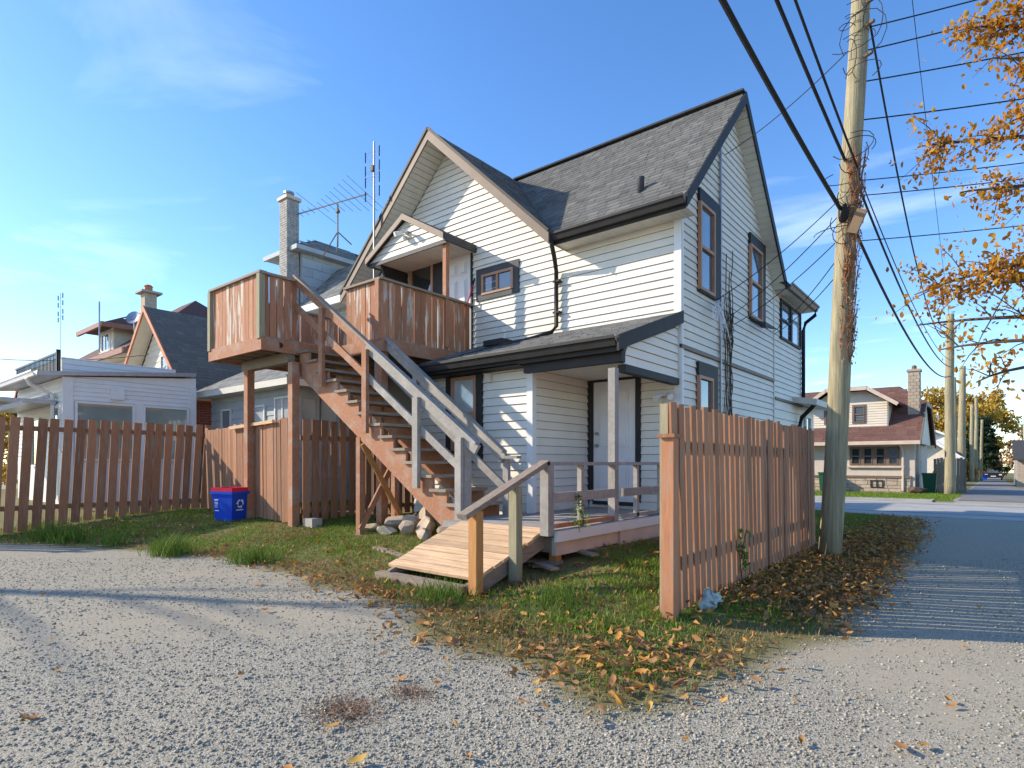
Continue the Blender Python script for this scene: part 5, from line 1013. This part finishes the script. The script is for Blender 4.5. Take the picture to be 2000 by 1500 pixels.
pt = thing('pine_tree', 'dark conifer at the end of lane', 'tree', (-1.2, 90, -1)); B().tube([(-1.2, 90, -1), (-1.2, 90, 6.5)], [.25, .06], 8).build('trunk', M['bark'], pt)
cs = []; rs = []
for i in range(40): zz = .6 + i * .155; a = i * 2.4; k = 2.5 * (1 - (zz - .6) / 7.4) * random.uniform(.45, 1.1); cs.append((-1.2 + math.cos(a) * k * .8, 90 + math.sin(a) * k * .8, zz)); rs.append([.9, .9, .25])
leaf_cloud(pt, cs, rs, 6500, .3, M['needle'], name='crown')
for x, y, h, r_, lab in ((4.5, 128, 9, 4, 'brownish tree on the right beyond the lane end'), (-6.5, 135, 10, 5, 'brownish tree on the left beyond the lane end'), (-.5, 140, 7, 4, 'low tree closing off the lane end')): simple_tree('far_tree', lab, x, y, -1.5, h, r_, M['straw'], .45, 3000, .2, int(x * 3 + 50), .15)
# autumn tree reaching in from the right
at_ = thing('autumn_tree', 'orange leaved autumn tree reaching in from right edge', 'tree', (3.0, 9.6, 0)); tb = (3.0, 9.6)
B().tube([(3.0, 9.6, -.1), (2.95, 9.6, 1.8), (2.8, 9.55, 4), (2.6, 9.5, 6.5), (2.5, 9.5, 8.8)], [.2, .17, .13, .08, .03], 10).build('trunk', M['bark'], at_, True)
tips = [((2.7, 9.5, 5.3), (.6, 8.8, 6.1), (-.25, 8.8, 6.45), 1), ((2.6, 9.5, 5.0), (.7, 8.6, 5.6), (.02, 8.4, 5.75), 1.3), ((2.6, 9.5, 4.6), (.6, 8.7, 4.9), (-.7, 9.05, 5.3), 1), ((2.75, 9.5, 4.0), (.6, 8.6, 4.35), (-.3, 8.9, 4.55), 1.3), ((2.75, 9.5, 3.4), (.6, 8.6, 3.75), (-.78, 9.1, 3.45), 1.2), ((2.8, 9.5, 3.1), (.5, 8.6, 3.35), (-.35, 8.8, 3.4), 1.2), ((2.85, 9.5, 2.6), (.5, 8.6, 3.0), (-.8, 9.6, 3.15), .25), ((2.85, 9.5, 2.4), (.4, 8.5, 2.75), (-.5, 9.0, 2.7), .3), ((2.9, 9.5, 2.2), (.4, 8.3, 2.55), (-.15, 8.4, 2.2), .35), ((2.5, 9.5, 6.0), (.8, 8.6, 6.6), (.1, 8.2, 6.3), 1.2), ((2.8, 9.5, 4.2), (.9, 8.3, 4.9), (.25, 8.2, 5.0), 1.2)]
brs = B(); LP = []
tr_ = random.Random(19)
for a, b, c, dn in tips:
    a, b, c = Vector(a), Vector(b), Vector(c); pts = [a * ((1 - t) ** 2) + b * (2 * t * (1 - t)) + c * (t * t) for t in [i / 11 for i in range(12)]]; brs.tube(pts, [.045 * (1 - i / 12) + .004 for i in range(12)], 6)
    for k in range(24):
        t = tr_.uniform(.35, 1); p = pts[min(11, int(t * 11))]; q = p + Vector((tr_.uniform(-.5, .3), tr_.uniform(-.4, .4), tr_.uniform(-.38, .42))); brs.tube([p, p.lerp(q, .5) + Vector((0, 0, .03)), q], [.008, .006, .002], 4)
        for j in range(int(42 * dn * (.5 + tr_.random()))): s = tr_.random(); LP.append(p.lerp(q, s) + Vector((tr_.gauss(0, .09), tr_.gauss(0, .09), tr_.gauss(0, .09))))
brs.build('branch', M['bark'], at_)
LP = np.array([tuple(p) for p in LP]); order = np.argsort(np.linalg.norm(LP - np.array([0, 0, 1.3]), axis=1) + 3 * (LP[:, 0] > .45)); near, rest = LP[order[:300]], LP[order[300:]]
V = rot_leaves(leaf_shape(len(rest), .062), 1.2) + rest[:, None]
np_mesh('foliage', V.reshape(-1, 3), (np.arange(len(rest))[:, None, None] * 7 + LF[None]).reshape(-1, 3), M['treeleaf'], np.repeat(np.clip(RNG.normal(.5, .25, len(rest)), 0, 1), 7), at_)
protos = []
for i in range(6):
    V = leaf_shape(1, .066)[0]; o = np_mesh('leaf', V, LF, M['treeleaf'], np.full(7, .15 + .15 * i), kind=None); protos.append(o.data); bpy.data.objects.remove(o)
for i, p in enumerate(near):
    o = bpy.data.objects.new('leaf', protos[i % 6]); COL.objects.link(o); o.parent = at_; o.location = Vector(p) - at_.location; o.rotation_euler = (tr_.uniform(0, 6.3), tr_.uniform(0, 6.3), tr_.uniform(0, 6.3))
# bare tree outside the frame whose shadow crosses the gravel
bt = thing('bare_tree', 'bare tree outside the left edge shading the gravel', 'tree', (-19.5, -5.4, 0)); B().tube([(-19.5, -5.4, -.1), (-19.5, -5.4, 4), (-19.4, -5.4, 8), (-19.5, -5.4, 11)], [.2, .16, .09, .02], 8).build('trunk', M['bark'], bt)
bb = B()
for i in range(20):
    z = tr_.uniform(3.5, 9.5); a = tr_.uniform(0, 6.3); l = tr_.uniform(.8, 2.4); p = Vector((-19.5, -5.4, z)); q = p + Vector((math.cos(a) * l, math.sin(a) * l, l * .6)); bb.tube([p, p.lerp(q, .5) + Vector((0, 0, .1)), q], [.045, .03, .008], 5)
bb.build('branch', M['bark'], bt)
